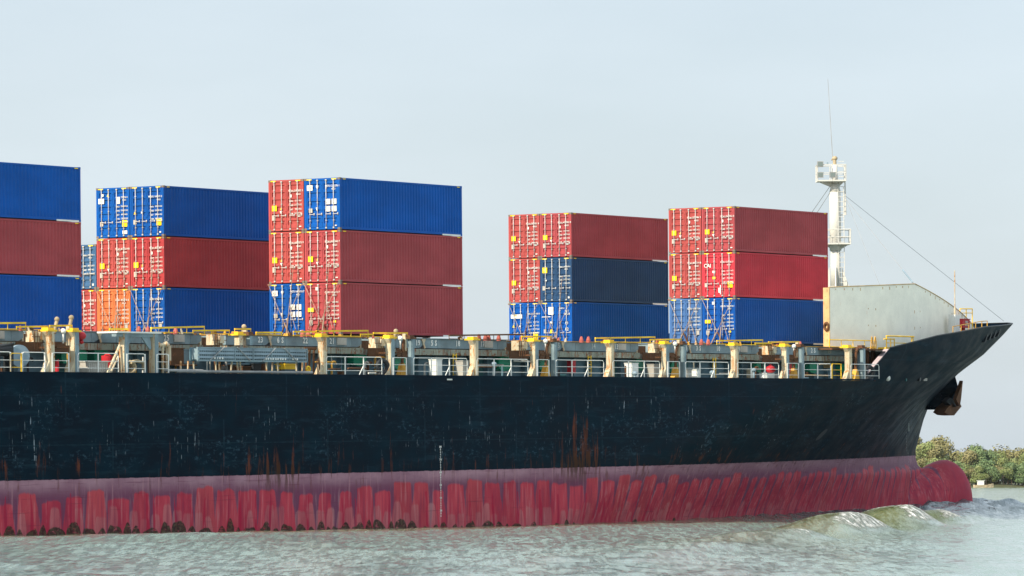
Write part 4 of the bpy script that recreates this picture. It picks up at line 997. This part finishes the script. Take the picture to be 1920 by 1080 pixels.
# ------------------------------------------------------------------ water: one sheet to the horizon, waves and the bow wave in its shape
fwd = np.array([math.cos(TH), math.sin(TH)]); rgt = np.array([math.sin(TH), -math.cos(TH)])
rad = np.concatenate([[2.0, 8, 20, 40, 60, 75], np.arange(88, 430, .95), 430*1.055**np.arange(1, 62)])
af = np.radians(np.arange(-8.2, 9.2, .045)); ac = np.radians(np.concatenate([np.arange(-180, -30, 10), np.arange(-30, -8.2, .8)])); ad = np.radians(np.concatenate([np.arange(9.3, 30, .8), np.arange(30, 180, 10)]))
ang = np.concatenate([ac, af, ad]); R_, A_ = np.meshgrid(rad, ang, indexing='ij')
X = CAMP.x + R_*(np.cos(A_)*fwd[0] + np.sin(A_)*rgt[0]); Y = CAMP.y + R_*(np.cos(A_)*fwd[1] + np.sin(A_)*rgt[1])
Z = np.zeros_like(X); wr = np.random.default_rng(5)
for i in range(34):
    lam = 1.2*(4.2**wr.random()); th = TH-math.pi/2 + wr.normal(0, .55) + (math.pi if i % 3 else 0); k = 2*math.pi/lam; a = .018*lam/(2*math.pi)*(1.0 if lam < 9 else .6)
    ph = wr.random()*6.283; fade = np.clip(1.25 - R_/(90*lam), .0, 1)
    s = np.sin(k*(X*math.cos(th)+Y*math.sin(th))+ph + .8*np.sin(.07*X+.05*Y+ph)); Z += a*fade*(s + .25*s*s)
# patchy swell: wake lumps running along the side
for (cx, cy, rx, ry, hh) in ((-42, -16, 9, 4, .30), (-33, -9, 16, 3, .16), (-2, -12, 12, 3.5, .22), (12, -7, 9, 3, .18), (26, -8, 8, 3, .16), (-60, -30, 14, 6, .2)):
    Z += hh*np.exp(-((X-cx)/rx)**2 - ((Y-cy)/ry)**2)
hb = np.vectorize(lambda x: sb(x, 0.3))(np.clip(X[::1, :], -80, 90)) if False else np.interp(X, np.linspace(-80, 90, 120), [sb(q, .3) for q in np.linspace(-80, 90, 120)])
dh = hb - Y                                                     # distance outboard of the hull
Hm = np.interp(X, [-40, 10, 35, 55, 75, 90, 99, 108, 122], [0, .06, .22, .42, .75, 1.0, 1.05, .6, 0])
Z += Hm*np.exp(-(np.clip(dh, -2, 99)/6.0)**2)*(1+.10*np.sin(X*1.3+.6*Y)+.08*np.sin(X*2.3-1.1*Y))
# diverging bow wave: a line of short oblique crests
LX, LY, sl_ = 97.0, 14.0, math.atan(.43); ux, uy = -math.cos(sl_), -math.sin(sl_); nx, ny = math.sin(sl_), -math.cos(sl_)
S = (X-LX)*ux + (Y-LY)*uy; Dn = (X-LX)*nx + (Y-LY)*ny           # along the crest line aft, and outboard of it
amp = np.interp(S, [-14, 0, 15, 40, 70, 110, 160], [0, .35, .95, 1.0, .62, .3, .0])
ph = (S + 1.5*Dn)/15.5; fr = ph - np.floor(ph)
foam = np.zeros_like(Z); wob = .9*np.sin(.45*S+1.3*np.sin(.21*S)) + .5*np.sin(1.3*S)
for Sj, aj, ws, fj in ((14, .30, 7, .3), (34, .40, 7, .35), (54, .70, 5.5, .9), (77, 1.15, 7, 1.2), (112, 1.02, 9, 1.15), (140, .5, 9, .5), (165, .30, 10, .2), (180, .2, 10, .1)):
    al = S-Sj-.9*Dn; along = np.exp(-(al/ws)**2); q = Dn + .25*wob
    prof_ = np.where(q < 0, np.exp(-(np.abs(q)/3.6)**2.6), np.exp(-(q/1.5)**2)); Z += aj*along*prof_
    foam += fj*np.exp(-(al/(ws*.8))**2)*np.exp(-((q-.7)/1.0)**2)*1.1 + fj*.95*np.exp(-((al+ws*.35)/(ws*.35))**2)*np.exp(-((q+1.6)/2.4)**2)
Z -= .25*np.interp(S, [-10, 10, 60, 120], [0, 1, .8, 0])*np.exp(-((Dn+6)/3)**2)
shade_chop = np.interp(X, [25, 55, 80, 112, 140], [0, .8, 1, .9, 0])*np.exp(-(np.clip(np.where(X > 97, np.abs(Y-9)-9, dh), 0, 99)/8)**2)  # churned water by the bow; also masks the painted blue of ship's shadow
foam += .58*shade_chop*(.5+.5*np.sin(1.9*X+2.3*Y))*(.6+.4*np.sin(.7*X-1.1*Y))
Z += .10*shade_chop*(np.sin(1.4*X+2.1*Y)+np.sin(2.3*X-1.2*Y+1))
edge = np.exp(-(np.clip(dh, 0, 99)/.7)**2)*(dh > -1.5)*np.interp(X, [-60, -20, 5, 40, 70, 99], [.0, .05, .25, .55, .7, .35])*(.5+.5*np.sin(X*.8+3*np.sin(X*.17)))
foam = np.clip(foam + edge*.8, 0, 1); foam *= (R_ > 80)
Z += .10*foam
nr, na = X.shape; verts = np.stack([X, Y, Z], -1).reshape(-1, 3); verts = np.concatenate([verts, [[CAMP.x, CAMP.y, 0]]])
ii, jj = np.meshgrid(np.arange(nr-1), np.arange(na), indexing='ij'); j2 = (jj+1) % na
fq = np.stack([ii*na+jj, ii*na+j2, (ii+1)*na+j2, (ii+1)*na+jj], -1).reshape(-1, 4)
me = bpy.data.meshes.new('water'); nq = len(fq); ft = np.stack([np.full(na, nr*na), (np.arange(na)+1) % na, np.arange(na)], -1)
me.vertices.add(len(verts)); me.vertices.foreach_set('co', verts.astype(np.float32).ravel())
me.loops.add(nq*4+na*3); me.loops.foreach_set('vertex_index', np.concatenate([fq.ravel(), ft.ravel()]).astype(np.int32))
me.polygons.add(nq+na); me.polygons.foreach_set('loop_start', np.concatenate([np.arange(nq)*4, nq*4+np.arange(na)*3]).astype(np.int32))
me.update(calc_edges=True); me.validate(); me.polygons.foreach_set('use_smooth', [True]*len(me.polygons))
at_ = me.attributes.new('foam', 'FLOAT', 'POINT'); at_.data.foreach_set('value', np.concatenate([foam.ravel(), [0]]).astype(np.float32))
olive_light = np.clip(np.exp(-(np.clip(dh-1, 0, 99)/7)**2)*.8 + np.interp(S, [0, 30, 60, 110, 190], [0, .4, 1, 1, 0])*np.exp(-((Dn+1.2)/3.4)**2), 0, 1)  # olive of lit wave faces and hull reflection, painted into the water
at2 = me.attributes.new('olive_light', 'FLOAT', 'POINT'); at2.data.foreach_set('value', np.concatenate([olive_light.ravel(), [0]]).astype(np.float32))
at3 = me.attributes.new('ship_shade', 'FLOAT', 'POINT'); at3.data.foreach_set('value', np.concatenate([np.clip(shade_chop, 0, 1).ravel(), [0]]).astype(np.float32))
n = NT('river_water', .12)
def attr(a): q = n.t.nodes.new('ShaderNodeAttribute'); q.attribute_name = a; return q.outputs['Fac']
fx, fy = float(fwd[0]), float(fwd[1]); uu = n.add(n.mul(n.x, fx), n.mul(n.y, fy)); vv = n.add(n.mul(n.x, fy), n.mul(n.y, -fx))
# wind-ruffled patches, drawn out along the wind: rough ripples against glassier water
ruf = n.noise(n.vec(n.mul(vv, 2.6), n.mul(uu, .22), 0), 1.0, 6, .76); ruf2 = n.noise(n.vec(n.mul(vv, .16), n.mul(uu, .03), 4.0), 1.0, 3, .5)
rip = n.noise(n.sc(1, 1, 1), 1.7, 5, .65); rip2 = n.noise(n.vec(n.mul(vv, 2.4), n.mul(uu, .3), 9.0), 1.0, 4, .65)
fn = n.noise(n.vec(n.add(n.mul(vv, 4.2), n.mul(uu, 1.1)), n.mul(uu, 1.0), 2.0), 1.0, 8, .82)
fk = n.sm(n.sub(n.mul(n.sub(fn, .5), 2.2), n.sub(.56, n.m_('MINIMUM', n.mul(attr('foam'), .85), .60))), -.12, .16)
olive_mask = n.m_('MULTIPLY', attr('olive_light'), n.sm(ruf, .3, .6, 1.0, .65))
base = n.mix(n.sm(ruf, .35, .65), (.245, .322, .300), (.190, .258, .225)); base = n.mix(olive_mask, base, (.120, .132, .020)); base = n.mix(n.mul(attr('ship_shade'), .8), base, (.060, .120, .165))  # olive paints in light on the waves, dark blue the ship's shadow
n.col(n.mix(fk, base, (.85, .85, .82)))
rg = n.add(n.sm(ruf, .42, .60, .03, .24), n.sm(ruf2, .35, .65, -.02, .06)); n.rough(n.m_('MAXIMUM', n.mul(fk, .8), rg)); n.b.inputs['IOR'].default_value = 1.333
n.b.inputs['Specular IOR Level'].default_value = .5
n.bump(n.add(n.mul(rip, .085), n.add(n.mul(rip2, .12), n.mul(fk, .5))), .40, 1.0)
wo = bpy.data.objects.new('water', me); COL.objects.link(wo); me.materials.append(n.m); wo['kind'] = 'structure'

# ------------------------------------------------------------------ far bank and its wood
def far(px, D): return np.array([CAMP.x, CAMP.y]) + D*fwd + (px-960)/F_PX*D*rgt
DB = 1238.0
bk = MB(); cols = np.linspace(300, 3600, 120); rows = []
for i, px in enumerate(cols):
    q = [far(px, DB-3+2*math.sin(i*.9)), far(px, DB+3), far(px, DB+260)]; rows.append([(q[0][0], q[0][1], -.3), (q[1][0], q[1][1], .7+.2*math.sin(i*1.7)), (q[2][0], q[2][1], 1.6)])
for a, b in zip(rows, rows[1:]):
    bk.quad(a[0], b[0], b[1], a[1]); bk.quad(a[1], b[1], b[2], a[2])
n = NT('bank_ground', .9); n.col(n.mix(n.noise(n.sc(.05, .05, .2), 1, 4), (.05, .07, .03), (.11, .10, .06))); bo = bk.build('far_bank', n.m); bo['kind'] = 'structure'
def leaf_mat(name, a, b):
    n = NT(name, .7); g = n.t.nodes.new('ShaderNodeNewGeometry')
    n.col(n.mix(n.sm(n.noise(n.sc(.22, .22, .22), 1, 3), .35, .65), a, n.mix(g.outputs['Random Per Island'], b, a))); return n.m
LM = [leaf_mat('foliage_olive', (.185, .225, .08), (.26, .26, .115)), leaf_mat('foliage_green', (.12, .185, .08), (.19, .235, .10)), leaf_mat('foliage_pale', (.20, .19, .08), (.28, .24, .12))]
bark = paint('bark', (.16, .12, .09), .9, 0, var=.4)
def crown_mesh(seed, H, W, dens=1.0):
    r = np.random.default_rng(seed); v = []; f = []
    nb = int(13*dens); blobs = []
    for i in range(nb):
        h = r.random()**.8; rr = W*.5*math.sqrt(max(.05, 1-(2*h-.75)**2*.75)); t = r.random()*6.283; q = math.sqrt(r.random())
        blobs.append((rr*q*math.cos(t)*.85, rr*q*math.sin(t)*.85, H*(.14+.76*h), W*(.13+.13*r.random())))
    for bx_, by_, bz_, br_ in blobs:
        for _ in range(int(210*dens)):
            d = r.normal(size=3); d /= np.linalg.norm(d); c = np.array([bx_, by_, bz_]) + d*br_*(.55+.5*r.random())*np.array([1, 1, .8])
            if c[2] < .2: continue
            s = .15+.24*r.random(); a = r.normal(size=3); a -= a.dot(d)*d*.7; a /= np.linalg.norm(a); b = np.cross(d+r.normal(size=3)*.4, a); b /= np.linalg.norm(b)+1e-6
            k = len(v); v += [tuple(c+a*s), tuple(c+b*s*.6), tuple(c-a*s), tuple(c-b*s*.6)]; f.append((k, k+1, k+2, k+3))
    me = bpy.data.meshes.new('crown'); me.from_pydata(v, [], f); return me
def trunk_mb(seed, H):
    r = random.Random(seed); mb = MB().cone((0, 0, -.4), .28, (.2, 0, H*.45), .18, 7)
    for i in range(5):
        t = r.random()*6.28; z = H*(.25+.2*r.random()); mb.cone((.1, 0, z), .12, (1.8*math.cos(t), 1.8*math.sin(t), z+H*.28), .05, 5)
    return mb
CRS = [(crown_mesh(50+i, 10, 9+1.2*(i % 3), 1.0), trunk_mb(50+i, 10).mesh('trunk')) for i in range(6)]
TL = ['olive bushy tree in the wood on the far bank', 'deep green bushy tree in the wood on the far bank', 'pale yellowish bushy tree in the wood on the far bank']
prof = tab([(1640,822),(1722,824),(1745,818),(1780,826),(1805,836),(1825,826),(1850,832),(1872,842),(1886,852),(1900,846),(1925,840),(1960,836),(2100,845)])
tr_ = random.Random(3); px = 1655.0; ntree = 0
for row, (dd, k, stp) in enumerate(((4, .62, 17), (14, .85, 15), (30, 1.0, 13))):
    px = 1650.0+row*6
    while px < 2040:
        D = DB+dd+tr_.uniform(-3, 4); q = far(px, D); top = (HOR-prof(px)+5)/F_PX*D+CAMP.z; H = (top-.6)*k*tr_.uniform(.74, 1.10)
        m = tr_.choice([0, 0, 1, 1, 2] if row < 2 else [0, 2, 2, 0]); cr, tk = CRS[tr_.randrange(6)]
        t = empty('broadleaf_tree', TL[m], 'tree', ('olive', 'deep green', 'pale')[m]+' trees on the far bank'); s = H/10.2
        t.location = (q[0], q[1], .5); t.scale = (s*tr_.uniform(.85, 1.1), s*tr_.uniform(.85, 1.1), s); t.rotation_euler = (0, 0, tr_.random()*6.28)
        link('crown', cr, LM[m], t); link('trunk', tk, bark, t); px += stp*tr_.uniform(.7, 1.3); ntree += 1
bt = empty('fishing_boat', 'tiny pale fishing boat at the foot of the trees on the far bank', 'boat'); q = far(1843, DB-12); bt.location = (q[0], q[1], 0); bt.rotation_euler = (0, 0, TH-math.pi/2+.15)
hbm = MB(); st_ = [(-2.6, .75, .75), (-1, .85, .7), (1, .8, .75), (2.3, .45, .95), (3.0, .05, 1.15)]
for (a, wa, ha), (b, wb, hb_) in zip(st_, st_[1:]):
    for s in (1, -1): hbm.quad((a, s*wa*.6, -.25), (b, s*wb*.6, -.25), (b, s*wb, hb_), (a, s*wa, ha))
    hbm.quad((a, -wa*.9, ha*.6), (b, -wb*.9, hb_*.6), (b, wb*.9, hb_*.6), (a, wa*.9, ha*.6))
hbm.quad((-2.6, -.45, -.25), (-2.6, .45, -.25), (-2.6, .75, .75), (-2.6, -.75, .75)); hbm.build('boat_hull', M['cream'], bt)
MB().box(-1.5, .2, -.55, .55, .4, 1.9).box(-1.7, .4, -.65, .65, 1.9, 2.0).build('cabin', M['white'], bt)

# ------------------------------------------------------------------ river haze between the camera and the far bank
n = NT('haze_air'); n.t.nodes.remove(n.b); vo = n.t.nodes.new('ShaderNodeVolumePrincipled'); vo.inputs['Density'].default_value = .00002
vo.inputs['Color'].default_value = (.80, .90, 1.0, 1); vo.inputs['Anisotropy'].default_value = .1
n.t.links.new(vo.outputs[0], [q for q in n.t.nodes if q.type == 'OUTPUT_MATERIAL'][0].inputs['Volume'])
hz = MB().box(-450, 2400, -500, 2400, -5, 45).build('haze', n.m); hz['kind'] = 'stuff'
